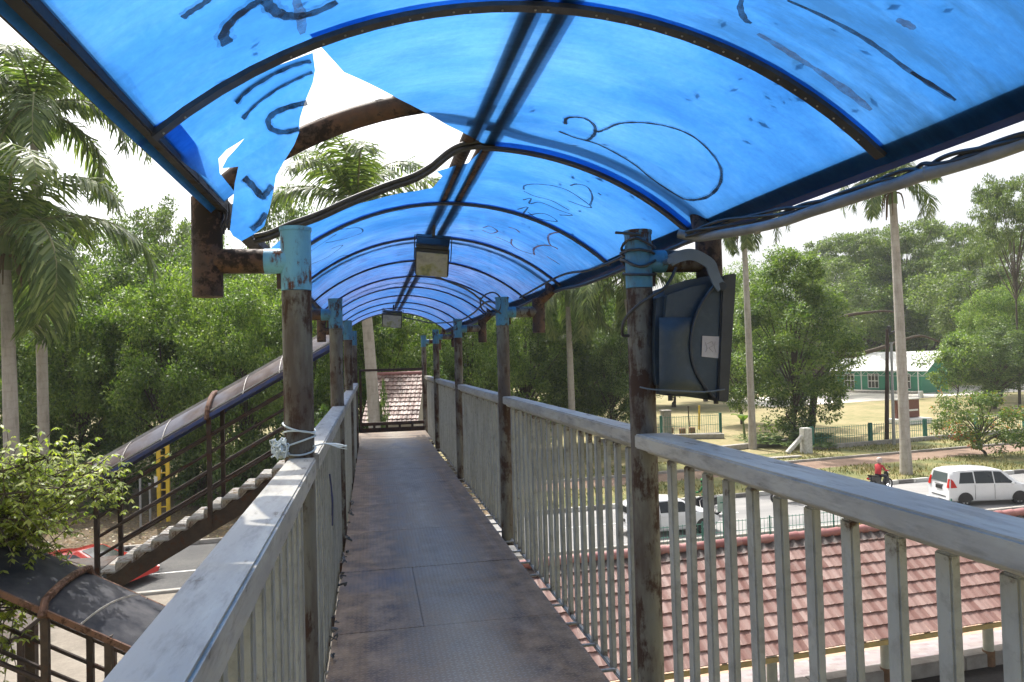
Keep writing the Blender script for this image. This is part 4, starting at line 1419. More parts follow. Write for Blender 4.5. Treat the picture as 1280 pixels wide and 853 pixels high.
# ------------------------------------------------------------------ trees
RN = np.random.default_rng(7)
def leaf_quads(C, A, Nn, L, Wd):
    """diamond leaves: base C, direction A, normal Nn, length L, width Wd"""
    S = np.cross(A, Nn)
    S /= np.linalg.norm(S, axis=1, keepdims=True) + 1e-9
    L = L[:, None]; Wd = Wd[:, None]
    V = np.stack([C, C + A * L * 0.45 + S * Wd * 0.5, C + A * L, C + A * L * 0.45 - S * Wd * 0.5], 1).reshape(-1, 3)
    F = np.arange(len(V)).reshape(-1, 4)
    return V, F
def unit(n):
    v = RN.normal(size=(n, 3))
    return v / np.linalg.norm(v, axis=1, keepdims=True)
def make_tree(seed, H, trunk_h, clumps, clump_r, nleaf, leaf, flat=0.75, limb_r=0.16, shape='round', R=4.5, shell=0.55):
    """returns trunk mesh builder + crown arrays for a tree of height H standing at the origin"""
    rg = np.random.default_rng(seed)
    cz = (trunk_h + H) / 2; hz = (H - trunk_h) / 2
    cs = []
    tries = 0
    while len(cs) < clumps and tries < 6000:
        tries += 1
        p = rg.uniform(-1, 1, 3)
        r = np.linalg.norm(p)
        if r > 1 or r < shell * rg.uniform(0.3, 1.1): continue
        if shape == 'umbrella':
            z = H - hz * 0.55 * (p[0] ** 2 + p[1] ** 2) - rg.choice([0, 0, hz * 0.45, hz * 0.9]) + rg.normal() * 0.25
            q = np.array([p[0] * R, p[1] * R, z])
        elif shape == 'tall':
            s_ = 1.0 - 0.45 * max(p[2], 0)
            q = np.array([p[0] * R * s_, p[1] * R * s_, cz + p[2] * hz])
        else:
            s_ = 1.0 if p[2] > -0.4 else 0.85
            q = np.array([p[0] * R * s_, p[1] * R * s_, cz + p[2] * hz])
        q += rg.normal(size=3) * 0.25
        cs.append(q)
    cs = np.array(cs)
    V, F = [], []
    per = nleaf // len(cs)
    Cc, Aa, Nn, LL = [], [], [], []
    for q in cs:
        cr = clump_r * rg.uniform(0.6, 1.35)
        k = int(per * rg.uniform(0.6, 1.4))
        d = rg.normal(size=(k, 3)); d /= np.linalg.norm(d, axis=1, keepdims=True)
        rr = cr * rg.uniform(0.25, 1.0, k) ** 0.6
        P = d * rr[:, None]; P[:, 2] *= flat
        P[:, 2] -= 0.12 * cr * (P[:, 0] ** 2 + P[:, 1] ** 2) / cr ** 2
        a = d * 0.6 + rg.normal(size=(k, 3)) * 0.5 + np.array([0, 0, -0.25])
        a /= np.linalg.norm(a, axis=1, keepdims=True)
        n = np.array([0, 0, 0.9]) + d * 0.5 + rg.normal(size=(k, 3)) * 0.45
        Cc.append(P + q); Aa.append(a); Nn.append(n); LL.append(leaf * rg.uniform(0.6, 1.35, k))
    Cc, Aa, Nn, LL = map(np.concatenate, (Cc, Aa, Nn, LL))
    V, F = leaf_quads(Cc, Aa, Nn, LL, LL * 0.55)
    m = MB()
    lean = rg.normal(size=2) * 0.25
    tr = [Vector((0, 0, -0.2)), Vector((lean[0] * 0.3, lean[1] * 0.3, trunk_h * 0.5)), Vector((lean[0], lean[1], trunk_h)), Vector((lean[0] * 1.3, lean[1] * 1.3, cz))]
    m.tube(catmull(tr, 4), [limb_r * (1.5 - 1.15 * i / 12) for i in range(13)], 9)
    idx = rg.choice(len(cs), min(len(cs), 26), replace=False)
    for i in idx:
        q = Vector(cs[i])
        z0 = trunk_h * 0.75 + (q.z - trunk_h) * 0.35
        z0 = max(trunk_h * (0.85 if shape == 'umbrella' else 0.6), min(z0, cz))
        f_ = min(1, z0 / max(trunk_h, 0.1))
        s0 = Vector((lean[0] * f_, lean[1] * f_, z0))
        mid = s0.lerp(q, 0.5) + Vector((rg.normal() * 0.3, rg.normal() * 0.3, 0.35))
        m.tube(catmull([s0, mid, q], 4), [limb_r * (0.5 - 0.42 * k / 8) for k in range(9)], 6)
    return m, V, F
PROTO = {}
def proto(key, leafmat, **k):
    m, V, F = make_tree(**k)
    PROTO[key] = (m.mesh('trunk', TRUNK), raw_mesh('crown', V, F, leafmat), k['H'], k['R'])
proto('dense_a', LEAF_LIGHT, seed=1, H=12, trunk_h=1.6, clumps=170, clump_r=0.9, nleaf=64000, leaf=0.18, R=5, shell=0.7)
proto('dense_b', LEAF_MID, seed=2, H=12, trunk_h=1.2, clumps=160, clump_r=0.95, nleaf=58000, leaf=0.19, R=5, shell=0.7)
proto('dark_a', LEAF_DARK, seed=3, H=12, trunk_h=2.0, clumps=120, clump_r=0.95, nleaf=44000, leaf=0.21, R=4.6, shell=0.7)
proto('tall_a', LEAF_MID, seed=4, H=14, trunk_h=0.7, clumps=150, clump_r=0.9, nleaf=60000, leaf=0.19, R=4.2, shape='tall', shell=0.55)
proto('loose_a', LEAF_GREY, seed=5, H=14, trunk_h=4.5, clumps=85, clump_r=1.1, nleaf=34000, leaf=0.22, R=5.5, shell=0.6)
proto('umbrella', LEAF_GREY, seed=6, H=16, trunk_h=9, clumps=110, clump_r=1.15, nleaf=26000, leaf=0.26, R=7.5, shape='umbrella', flat=0.3, shell=0.2)
proto('bush', LEAF_FLOWER, seed=7, H=3.6, trunk_h=0.6, clumps=44, clump_r=0.5, nleaf=9000, leaf=0.14, R=2.4, limb_r=0.07, shell=0.4)
proto('sapling', LEAF_MID, seed=8, H=5, trunk_h=1.6, clumps=26, clump_r=0.6, nleaf=5500, leaf=0.18, R=1.7, limb_r=0.05, shell=0.3)
proto('shrub', LEAF_DARK, seed=10, H=2.6, trunk_h=0.2, clumps=30, clump_r=0.55, nleaf=7000, leaf=0.17, R=2.0, limb_r=0.05, shell=0.3)

def tree(key, px, D, ytop, wpx, label, name='broadleaf_tree', cat='tree', group=None, base=None, rot=None):
    tm, cm, H, R = PROTO[key]
    p = base if base is not None else ground_at(px, D)
    dd = (Vector((p.x, p.y, 7.4)) - EYE).dot(FW)
    hz = 447 - 0.0262 * (px - 640)
    top = 7.4 + (hz - ytop) / FPX * dd
    sz = top / H
    sx = (wpx / FPX * dd / 2) / R
    t = thing(name, label, cat, p, group)
    rz = rot if rot is not None else random.uniform(0, 6.28)
    for nm, me in (('trunk', tm), ('crown', cm)):
        o = bpy.data.objects.new(nm, me); COL.objects.link(o); o.parent = t
    t.scale = (sx, sx, sz)
    t.rotation_euler = (0, 0, rz)
    return t
G1 = 'trees across the road'
G2 = 'far trees on the skyline'
# left woods across the road
tree('dense_a', 205, 41, 318, 190, 'wide light green tree directly above the middle of the upper stair roof')
tree('dense_a', 300, 39, 338, 170, 'light green leafy tree behind the rusty left side arm of the roof', rot=2.0)
tree('dense_b', 105, 42, 335, 190, 'mid green tree beside the two left palm trunks')
tree('dense_a', 390, 44, 300, 150, 'light green tree behind the left blue headed posts', rot=4.0)
tree('dense_b', 15, 44, 330, 170, 'green tree behind the leftmost palm trunk')
tree('dark_a', 150, 47, 300, 170, 'dark tree rising between two lighter ones above the stair roof')
tree('dense_b', 255, 48, 296, 150, 'bushy tree topping the left woods under the rusty stub pipe', rot=1.0)
tree('loose_a', 165, 62, 246, 150, 'airy grey green tree top peeking over the left woods beside the palms')
tree('loose_a', 225, 66, 262, 130, 'pale loose tree top between the left palm crown and the rusty stub pipe', rot=2.5)
tree('loose_a', 345, 58, 225, 120, 'pale tree top seen through the tear below the hanging blue flap')
tree('tall_a', 40, 60, 240, 160, 'tall hazy tree behind the crowns of the left palms')
tree('tall_a', 400, 66, 262, 160, 'tall tree behind the palm seen through the torn roof', rot=3)
tree('shrub', 250, 38, 560, 90, 'dark undergrowth bush behind the yellow post', 'shrub', 'shrub')
tree('shrub', 320, 37.5, 540, 100, 'dark bush behind the middle of the upper stair', 'shrub', 'shrub')
tree('shrub', 135, 38, 560, 100, 'dark bush behind the thin grey roadside poles', 'shrub', 'shrub')
tree('shrub', 30, 37, 560, 110, 'dark bush at the foot of the leftmost palms', 'shrub', 'shrub')
tree('shrub', 390, 36, 520, 110, 'dark bush behind the lower part of the left posts', 'shrub', 'shrub')
# behind the far end of the bridge
tree('dense_b', 470, 44, 345, 150, 'mid green tree beyond the left half of the bridge end')
tree('dark_a', 535, 52, 350, 130, 'dark green tree beyond the right half of the bridge end')
tree('dense_a', 492, 47, 436, 76, 'yellow green tree glowing above the tiled house')
tree('shrub', 474, 35, 492, 34, 'small shrub beside the tiled house at the bridge end', 'shrub', 'shrub')
tree('dense_a', 590, 50, 330, 130, 'light green tree behind the far right posts of the bridge')
tree('tall_a', 655, 57, 330, 150, 'big dense tree left of the palm trunk beside the right railing')
tree('dense_b', 735, 60, 335, 150, 'broad dark green tree between two palm trunks left of the loudspeaker', rot=2)
tree('dark_a', 765, 56, 400, 90, 'low dark tree just left of the speaker post')
tree('loose_a', 560, 75, 300, 140, 'hazy tree behind the far posts on the right side')
tree('tall_a', 700, 80, 290, 170, 'tall hazy tree behind the palm fronds under the roof edge', rot=5)
# right side
tree('tall_a', 990, 60, 303, 150, 'large dense green tree standing at the fence between the two right palms', rot=0.6)
tree('dense_a', 925, 74, 318, 110, 'bright green tree directly right of the loudspeaker')
tree('dense_a', 1085, 138, 318, 170, 'light green spreading tree behind the second right palm', rot=2)
tree('dense_b', 1165, 134, 335, 160, 'mid green tree above the white building roof')
tree('dense_a', 1248, 92, 352, 110, 'light green tree at the right edge above the flowering bush', rot=1.2)
tree('dark_a', 1240, 84, 412, 105, 'dark tree hiding the right end of the green building')
tree('umbrella', 1272, 84, 228, 110, 'sparse flat topped tree at the right edge of the sky')
tree('loose_a', 1235, 105, 285, 170, 'big grey green tree rising at the right edge', rot=0.5)
tree('umbrella', 1130, 135, 283, 150, 'pale flat crowned tree on the skyline just right of the tall palm')
tree('umbrella', 1070, 140, 296, 130, 'pale flat crowned tree on the skyline left of the tall palm', rot=2)
tree('umbrella', 1195, 150, 290, 130, 'pale flat crowned tree on the skyline nearest the right edge', rot=4)
tree('loose_a', 1015, 120, 318, 140, 'hazy rounded tree on the skyline above the big green tree')
tree('loose_a', 880, 110, 330, 140, 'hazy tree hidden behind the loudspeaker', rot=3)
tree('dense_b', 840, 100, 400, 140, 'tree showing between the speaker post and its loudspeaker', rot=3)
tree('sapling', 1192, 82, 418, 58, 'slim young tree in front of the green building', 'young_tree')
tree('bush', 1228, 47.5, 490, 112, 'orange flowering bush on the grass bank at the right edge', 'flowering_bush', 'bush')
tree('shrub', 985, 57, 540, 130, 'dark undergrowth around the foot of the large fence tree', 'shrub', 'shrub')
# far wood closing the horizon
V, F = [], []
far = np.random.default_rng(3)
nb = 0
for k in range(170):
    px = -120 + 1560 * k / 170 + far.uniform(-6, 6)
    D = far.uniform(150, 210)
    p = ground_at(px, D)
    n = 700
    d = far.normal(size=(n, 3)); d /= np.linalg.norm(d, axis=1, keepdims=True)
    h = far.uniform(9, 15)
    P = np.array([p.x, p.y, h * 0.5]) + d * np.array([5.5, 5.5, h * 0.5]) * far.uniform(0.5, 1, (n, 1)) ** 0.5
    a = far.normal(size=(n, 3)); a /= np.linalg.norm(a, axis=1, keepdims=True)
    L = far.uniform(0.8, 1.7, n)
    v, f = leaf_quads(P, a, np.array([0, 0, 1.0]) + far.normal(size=(n, 3)) * 0.6, L, L * 0.7)
    V.append(v); F.append(f + nb); nb += len(v)
o = bpy.data.objects.new('far_wood', raw_mesh('far_wood', np.concatenate(V), np.concatenate(F), LEAF_GREY)); COL.objects.link(o)
tag(o, kind='stuff')

# a crooked bare limb crossing in front of the building
m = MB()
lb = [dep(*p, 72) for p in ((1035, 412), (1048, 400), (1062, 394), (1085, 391), (1105, 389), (1125, 391))]
lb2 = [dep(*p, 72) for p in ((1050, 442), (1062, 445), (1085, 440), (1105, 434), (1122, 428), (1150, 420), (1175, 428))]
m.tube(catmull(lb, 4), [0.24 - 0.008 * i for i in range(21)], 8)
m.tube(catmull(lb2, 4), [0.3 - 0.009 * i for i in range(25)], 8)
m.tube(catmull([dep(1012, 560, 60), dep(1020, 480, 62), dep(1036, 445, 66), dep(1050, 442, 72)], 5), 0.3, 8)
m.tube(catmull([dep(1020, 480, 62), dep(1026, 435, 66), dep(1035, 412, 72)], 5), 0.22, 8)
tag(m.build('leaning_branch', TRUNK, off=dep(1012, 560, 60)), 'crooked bare brown limb reaching toward the white building roof', 'branch')

# ---------------------------------------------------------------- royal palms
def palm_crown(seed, nf, L, nleaf=72, ll=0.8, droop=1.0, up=0.3):
    rg = np.random.default_rng(seed)
    V, F = [], []
    nb = 0
    rach = MB()
    for k in range(nf):
        az = 2 * math.pi * (k * 0.618 + rg.uniform(-0.05, 0.05))
        el0 = rad(rg.uniform(15, 82)) if k < nf * 0.65 else rad(rg.uniform(-25, 20))
        Lf = L * rg.uniform(0.85, 1.1)
        n = 22
        P = [np.array([0, 0, 0.0])]
        el = el0
        bend = rg.uniform(0.9, 1.35) * droop
        tw = rg.uniform(-0.25, 0.25)
        for i in range(n):
            el -= bend * 1.9 / n * (0.5 + 1.1 * i / n)
            a_ = az + tw * i / n
            P.append(P[-1] + Lf / n * np.array([math.cos(el) * math.cos(a_), math.cos(el) * math.sin(a_), math.sin(el)]))
        P = np.array(P)
        rach.tube([Vector(p) for p in P[::2]], [0.045 * (1 - 0.8 * i / 11) for i in range(len(P[::2]))], 5)
        s_ = np.linspace(0.1, 0.99, nleaf)
        for sd_ in (-1, 1):
            tt = s_ * n
            i0 = np.minimum(tt.astype(int), n - 1)
            fr_ = (tt - i0)[:, None]
            C = P[i0] * (1 - fr_) + P[i0 + 1] * fr_
            T = P[i0 + 1] - P[i0]; T /= np.linalg.norm(T, axis=1, keepdims=True)
            Z = np.array([0, 0, 1.0])
            S = np.cross(T, Z); S /= np.linalg.norm(S, axis=1, keepdims=True) + 1e-6
            U_ = np.cross(S, T)
            lay = rg.normal(size=nleaf)[:, None]
            A = T * (0.55 + 0.1 * rg.normal(size=(nleaf, 1))) + S * sd_ * 0.8 + U_ * (0.25 * lay + 0.1) + Z * (-0.42)
            A /= np.linalg.norm(A, axis=1, keepdims=True)
            Ls = ll * (0.45 + 0.75 * np.sin(np.pi * np.clip(s_ * 0.95 + 0.03, 0, 1)) ** 0.8) * rg.uniform(0.8, 1.15, nleaf)
            # two segments so leaflets bend down
            B = C + A * (Ls * 0.55)[:, None]
            A2 = A + Z * -0.7; A2 /= np.linalg.norm(A2, axis=1, keepdims=True)
            E_ = B + A2 * (Ls * 0.5)[:, None]
            N_ = np.cross(A, T); N_ /= np.linalg.norm(N_, axis=1, keepdims=True) + 1e-6
            Wv = np.cross(A, N_) * 0.033
            v = np.stack([C - Wv * 0.6, C + Wv * 0.6, B + Wv, B - Wv, B - Wv, B + Wv, E_ + Wv * 0.15, E_ - Wv * 0.15], 1).reshape(-1, 3)
            f = np.arange(len(v)).reshape(-1, 4)
            V.append(v); F.append(f + nb); nb += len(v)
    return rach, np.concatenate(V), np.concatenate(F)
RACH = simple('palm rachis', (0.14, 0.17, 0.07), (0.2, 0.19, 0.1), 5, 0.6, 0, 0)
PALMS = []
for s_, nf, dr in ((1, 18, 1.0), (2, 17, 1.15), (3, 16, 0.9)):
    rm, V, F = palm_crown(s_, nf, 3.9, droop=dr)
    PALMS.append((raw_mesh('fronds', V, F, PALMLEAF), rm.mesh('rachis', RACH)))
def palm(base, ztop, label, kind=0, rot=0.0, r=0.24, lean=(0, 0), fs=1.0, dead=False):
    t = thing('royal_palm', label, 'palm tree', base, 'royal palms along the road')
    m = MB()
    b = Vector(base); H = ztop - 1.5
    pts, rs_ = [], []
    for i in range(15):
        f_ = i / 14
        pts.append(b + Vector((lean[0] * f_ * f_, lean[1] * f_ * f_, H * f_ - 0.1 * (i == 0))))
        rs_.append(r * (1.22 - 0.25 * min(1, f_ * 8) + 0.1 * math.sin(f_ * 3.1) - 0.3 * f_))
    m.tube(pts, rs_, 16)
    m.build('trunk', PALMTRUNK, t)
    top = b + Vector((lean[0], lean[1], ztop))
    m = MB()
    m.tube([pts[-1] - Vector((0, 0, 0.05)), pts[-1] + Vector((0, 0, 0.5)), top + Vector((0, 0, 0.1))], [r * 0.86, r * 0.8, r * 0.35], 14)
    m.build('crownshaft', SHAFT, t)
    cr = bpy.data.objects.new('fronds', PALMS[kind][0]); COL.objects.link(cr); cr.parent = t
    cr.location = top - b; cr.rotation_euler = (0, 0, rot); cr.scale = (fs, fs, fs)
    rc = bpy.data.objects.new('rachis', PALMS[kind][1]); COL.objects.link(rc); rc.parent = cr
    if dead:
        rg = random.Random(int(base[0] * 10))
        m = MB()
        for k in range(9):
            a = rg.uniform(0, 6.28)
            c = top + Vector((0, 0, -0.9))
            m.tube(catmull([c, c + Vector((math.cos(a) * 0.45, math.sin(a) * 0.45, -0.15)), c + Vector((math.cos(a) * 0.6, math.sin(a) * 0.6, -rg.uniform(0.8, 1.5)))], 3), [0.06, 0.06, 0.055, 0.05, 0.04, 0.03, 0.02], 5)
        m.build('dry_sheath', DEADFROND, t)
    return t
def zt(px, py, D): return dep(px, py, D).z
def pg(px, D): return ground_at(px, D)
def palm_px(px_base, D, px_top, y_top, label, **k):
    b = pg(px_base, D); q = dep(px_top, y_top, D)
    return palm(b, q.z, label, lean=(q.x - b.x, q.y - b.y), **k)
palm_px(14, 30, 6, 292, 'leftmost royal palm with drooping fronds and a dry brown skirt', kind=1, rot=0.4, r=0.3, fs=1.75, dead=True)
palm_px(54, 33, 42, 136, 'tall royal palm with a slim grey trunk second from the left edge', kind=0, rot=1.2, r=0.24, fs=1.5)
palm_px(468, 35, 447, 258, 'royal palm with its crown seen through the torn blue roof', kind=2, rot=0.3, r=0.3, fs=1.55)
palm_px(616, 60, 610, 250, 'slender far palm trunk between the second and third right posts', kind=0, rot=2, r=0.22)
palm_px(713, 50, 709, 356, 'royal palm with pale trunk rising behind the long right railing', kind=1, rot=1, r=0.25, fs=1.45)
palm_px(801, 47, 782, 345, 'royal palm half hidden behind the speaker post', kind=1, rot=2.2, r=0.25, fs=1.4)
palm_px(937, 55, 929, 272, 'royal palm standing just right of the loudspeaker', kind=1, rot=4.1, r=0.27, dead=True)
palm_px(1127, 41.6, 1115, 222, 'tall royal palm near the white van at the roadside', kind=2, rot=3.3, r=0.29, fs=0.95, dead=True)

# ---------------------------------------------------------------- leafy branches in front of the stairs
rg = np.random.default_rng(21)
nt_ = thing('leafy_tree', 'bright green tree spraying hanging leaves in front of the stairs at the left edge', 'tree', (-8.6, 8.6, 0))
m = MB()
m.tube(catmull([(-8.6, 8.6, 0), (-8.5, 8.6, 2.4), (-8.2, 8.7, 4.2), (-7.6, 8.8, 5.4)], 4), [0.17 - 0.008 * i for i in range(13)], 10)
tips = []
tgt = [(150, 602), (128, 592), (95, 575), (60, 572), (30, 578), (8, 590), (110, 612), (75, 610), (40, 620), (15, 640), (60, 650), (28, 670), (6, 690), (50, 690), (22, 705),
       (10, 730), (36, 735), (5, 770), (84, 597), (45, 598), (20, 612), (2, 655), (-20, 620), (-30, 680), (-25, 740), (12, 800), (-20, 800), (138, 612), (55, 632), (30, 650), (70, 590), (40, 585), (20, 598), (60, 605), (90, 622), (48, 645), (12, 655), (35, 700), (15, 715), (0, 745), (28, 760), (0, 600), (-15, 590), (45, 665)]
Cc, Aa, Nn, LL = [], [], [], []
for (px, py) in tgt:
    D = rg.uniform(7.6, 9.6)
    q = dep(px, py, D)
    s0 = Vector((-8.1 + rg.uniform(-0.3, 0.5), 8.7, 4.4 + rg.uniform(-1.0, 1.0)))
    mid = s0.lerp(q, 0.55) + Vector((0, 0, 0.35))
    br = catmull([s0, mid, q], 8)
    m.tube(br, [0.03 - 0.0013 * i for i in range(17)], 5)
    # twigs with hanging whorls
    for j in range(5, 17):
        b = br[j]
        for w_ in range(9):
            tw = b + Vector(rg.normal(size=3) * 0.21)
            m.tube([b, tw], [0.006, 0.004], 4)
            for h in range(3):
                c = np.array(b.lerp(tw, 0.4 + 0.3 * h))
                nl = 5
                az = rg.uniform(0, 6.28) + np.arange(nl) * 2 * math.pi / nl
                A = np.stack([np.cos(az) * 0.8, np.sin(az) * 0.8, np.full(nl, -0.62) + rg.normal(size=nl) * 0.25], 1)
                A /= np.linalg.norm(A, axis=1, keepdims=True)
                N_ = np.stack([np.cos(az) * 0.5, np.sin(az) * 0.5, np.full(nl, 0.8)], 1) + rg.normal(size=(nl, 3)) * 0.2
                Cc.append(np.repeat(c[None], nl, 0)); Aa.append(A); Nn.append(N_); LL.append(rg.uniform(0.05, 0.1, nl))
m.build('trunk', TRUNK, nt_)
V, F = leaf_quads(*map(np.concatenate, (Cc, Aa, Nn, LL)), np.concatenate(LL) * 0.42)
V = V - np.array([-8.6, 8.6, 0])
o = bpy.data.objects.new('crown', raw_mesh('crown', V, F, LEAF_NEAR)); COL.objects.link(o); o.parent = nt_

# grass tufts on the verge and bank
V, F = [], []
n = 26000
x = rg.uniform(8, 70, n); side = rg.uniform(size=n) < 0.6
f_ = rg.uniform(size=n)
y = np.where(side, (32.95 + 0.07 * x) * (1 - f_) + (36.9 + 0.11 * x) * f_, (39.7 + 0.12 * x) * (1 - f_) + (42.5 + 0.149 * x) * f_)
C = np.stack([x, y, np.full(n, 0.1)], 1)
a = np.stack([rg.normal(size=n) * 0.4, rg.normal(size=n) * 0.4, np.ones(n)], 1); a /= np.linalg.norm(a, axis=1, keepdims=True)
keep = (np.sin(x * 0.9) + np.sin(y * 1.3 + x * 0.3) + rg.normal(size=n) * 0.8) > -0.2
L = rg.uniform(0.08, 0.28, n)
V, F = leaf_quads(C[keep], a[keep], rg.normal(size=(keep.sum(), 3)), L[keep], L[keep] * 0.25)
GRASSM = leaf_mat('verge grass blades', [(0.2, (0.08, 0.11, 0.03)), (0.5, (0.17, 0.17, 0.06)), (0.8, (0.32, 0.26, 0.12))], 0.25, 0.3, (1.2, 1.2, 0.7))
o = bpy.data.objects.new('grass', raw_mesh('grass', V, F, GRASSM)); COL.objects.link(o)
tag(o, kind='stuff')
# fallen leaves and weeds under the left trees
n = 9000
x = rg.uniform(-30, 6, n); f_ = rg.uniform(size=n); y = 32.9 + 0.07 * x + f_ * 8
V, F = leaf_quads(np.stack([x, y, np.full(n, 0.12)], 1), unit(n) * np.array([1, 1, 0.4]), np.array([0, 0, 1.0]) + 0.3 * unit(n), rg.uniform(0.08, 0.22, n), rg.uniform(0.05, 0.12, n))
o = bpy.data.objects.new('fallen_leaves', raw_mesh('fallen_leaves', V, F, leaf_mat('fallen leaves', [(0.2, (0.16, 0.09, 0.04)), (0.5, (0.26, 0.17, 0.07)), (0.8, (0.12, 0.14, 0.04))], 0.1))); COL.objects.link(o)
tag(o, kind='stuff')

# ------------------------------------------------------------------ vehicles
def car(name, label, L, stations, hw, paint, wheel_r, wheels, windows, rear, loc, rz, wheel_w=0.2, tilt=0.0, spoiler=False, front=None, cat='car'):
    """stations: (x, z_sill, z_belt, z_roof, w_belt_factor, w_roof_factor); x from tail 0 to nose L"""
    t = thing(name, label, cat)
    xs = np.array([s[0] for s in stations])
    def at_(x):
        return [np.interp(x, xs, np.array([s[i] for s in stations])) for i in range(1, 6)]
    def smooth_at(x):
        h = 0.09
        return np.mean([at_(min(max(x + d, 0), L)) for d in (-h, -h / 2, 0, h / 2, h)], axis=0)
    def shear(x, z):
        return x + tilt * max(0, z - 0.85) * max(0, 1 - x / 1.2)
    def side_pt(x, tt, out=0.0):
        zs, zb, zr, fb, fr = smooth_at(x)
        wb, wr = hw * fb, hw * fr
        y = wb + (wr - wb) * (tt ** 1.15)
        z = zb + (zr - 0.05 - zb) * tt
        return shear(x, z), y + out, z
    N = 44
    ring = []
    for i in range(N + 1):
        x = L * i / N
        zs, zb, zr, fb, fr = smooth_at(x)
        zm = zs + (zb - zs) * 0.55
        prof = [(0.0, zs), (hw * fb * 0.9, zs), (hw * fb * 0.99, zs + 0.08), (hw * fb * 1.015, zm), (hw * fb, zb)]
        for tt in (0.35, 0.7, 1.0):
            prof.append(side_pt(x, tt)[1:])
        prof += [(hw * fr * 0.8, zr - 0.012), (0, zr)]
        full = prof + [(-y, z) for y, z in prof[-2:0:-1]]
        ring.append([Vector((shear(x, z), y, z)) for y, z in full])
    m = MB()
    K = len(ring[0])
    vs = [p for r_ in ring for p in r_]
    fs = []
    for i in range(N):
        for k in range(K):
            k2 = (k + 1) % K
            fs.append((i * K + k, i * K + k2, (i + 1) * K + k2, (i + 1) * K + k))
    fs.append(tuple(range(K))); fs.append(tuple(N * K + k for k in range(K - 1, -1, -1)))
    m.add(vs, fs)
    body = m.build('body', paint, t, smooth=50)
    # side windows
    for (xa, xb, ta, tb, slant0, slant1) in windows:
        for sgn in (1, -1):
            m = MB()
            n = 8
            rows = []
            for j in range(5):
                tt = ta + (tb - ta) * j / 4
                u0 = xa + slant0 * (j / 4); u1_ = xb + slant1 * (j / 4)
                row = []
                for i in range(n + 1):
                    x, y, z = side_pt(u0 + (u1_ - u0) * i / n, tt, 0.006)
                    row.append(Vector((x, sgn * y, z)))
                rows.append(row)
            for j in range(4):
                for i in range(n):
                    m.face([rows[j][i], rows[j][i + 1], rows[j + 1][i + 1], rows[j + 1][i]])
            m.build('side_window', CARGLASS, t)
    # front and rear screens over the roof line between x values
    for nm, xa, xb, mat_ in rear.get('screens', []):
        m = MB()
        n = 8
        rows = []
        for j in range(n + 1):
            x = xa + (xb - xa) * j / n
            zs, zb, zr, fb, fr = smooth_at(x)
            rows.append([Vector((shear(x, zr), u * hw * fr * 0.74, zr + 0.012)) for u in (-1, -0.5, 0, 0.5, 1)])
        for j in range(n):
            for i in range(4):
                m.face([rows[j][i], rows[j + 1][i], rows[j + 1][i + 1], rows[j][i + 1]])
        m.build(nm, mat_, t)
    for part, mat_, quad in rear.get('quads', []):
        m = MB()
        q = [Vector((shear(0, z) + x - 0.012, y, z)) for x, y, z in quad]
        m.add(q + [p + Vector((0.03, 0, 0)) for p in q], [(0, 1, 2, 3), (7, 6, 5, 4), (0, 4, 5, 1), (1, 5, 6, 2), (2, 6, 7, 3), (3, 7, 4, 0)])
        m.build(part, mat_, t)
    for wx in wheels:
        for sgn in (1, -1):
            m = MB()
            M = Matrix.Rotation(sgn * -math.pi / 2, 3, 'X')
            c = Vector((wx, sgn * (hw - 0.1), wheel_r))
            m.lathe([(wheel_r * 0.62, -0.09), (wheel_r * 0.95, -0.1), (wheel_r, -0.06), (wheel_r, 0.07), (wheel_r * 0.95, 0.105), (wheel_r * 0.66, 0.11), (wheel_r * 0.6, 0.08)], c, 24, M)
            wl = m.build('wheel', TYRE, t)
            m = MB()
            m.lathe([(wheel_r * 0.62, 0.085), (wheel_r * 0.6, 0.1)], c, 24, M)
            for k in range(6):
                a = k * math.pi / 3
                p0 = c + M @ Vector((0, 0, 0.1)); p1 = c + M @ Vector((math.cos(a) * wheel_r * 0.6, math.sin(a) * wheel_r * 0.6, 0.1))
                m.bar(p0, p1, 0.07, 0.02, M @ Vector((0, 0, 1)))
            m.lathe([(0.0, 0.115), (0.07, 0.112), (0.075, 0.095)], c, 12, M)
            m.build('rim', ALLOY, wl)
            m = MB()
            m.lathe([(0.0, 0.06), (wheel_r * 0.6, 0.06)], c, 20, M)
            m.build('brake_disc', BLACK, wl)
            # dark wheel arch
            m = MB()
            z0 = smooth_at(wx)
            P = []
            for k in range(15):
                a = math.pi * k / 14
                P.append(Vector((wx + math.cos(a) * (wheel_r + 0.07), sgn * (hw * z0[3] * 1.012), wheel_r + math.sin(a) * (wheel_r + 0.06))))
            for k in range(14):
                m.add([P[k], P[k + 1], Vector((wx, sgn * hw * z0[3] * 1.012, wheel_r * 0.6))], [(0, 1, 2)])
            for v_i in range(len(m.v)):
                m.v[v_i] = (m.v[v_i][0], m.v[v_i][1] + sgn * 0.008, m.v[v_i][2])
            m.build('wheel_arch', BLACK, t)
    for sx_ in rear.get('seams', []):
        for sgn in (1, -1):
            zs, zb, zr, fb, fr = smooth_at(sx_)
            m = MB()
            m.tube([Vector((sx_, sgn * (hw * fb * 1.0 + 0.002), zs + 0.1)), Vector((sx_, sgn * (hw * fb * 1.015 + 0.001), zs + (zb - zs) * 0.55)), Vector((sx_, sgn * (hw * fb + 0.002), zb))], 0.009, 5)
            m.build('door_seam', BLACK, t)
            m = MB(); m.box((sx_ + 0.14, sgn * (hw * fb * 1.01 + 0.012), zb - 0.1), (0.16, 0.03, 0.03)); m.build('door_handle', paint, t, bevel=0.008)
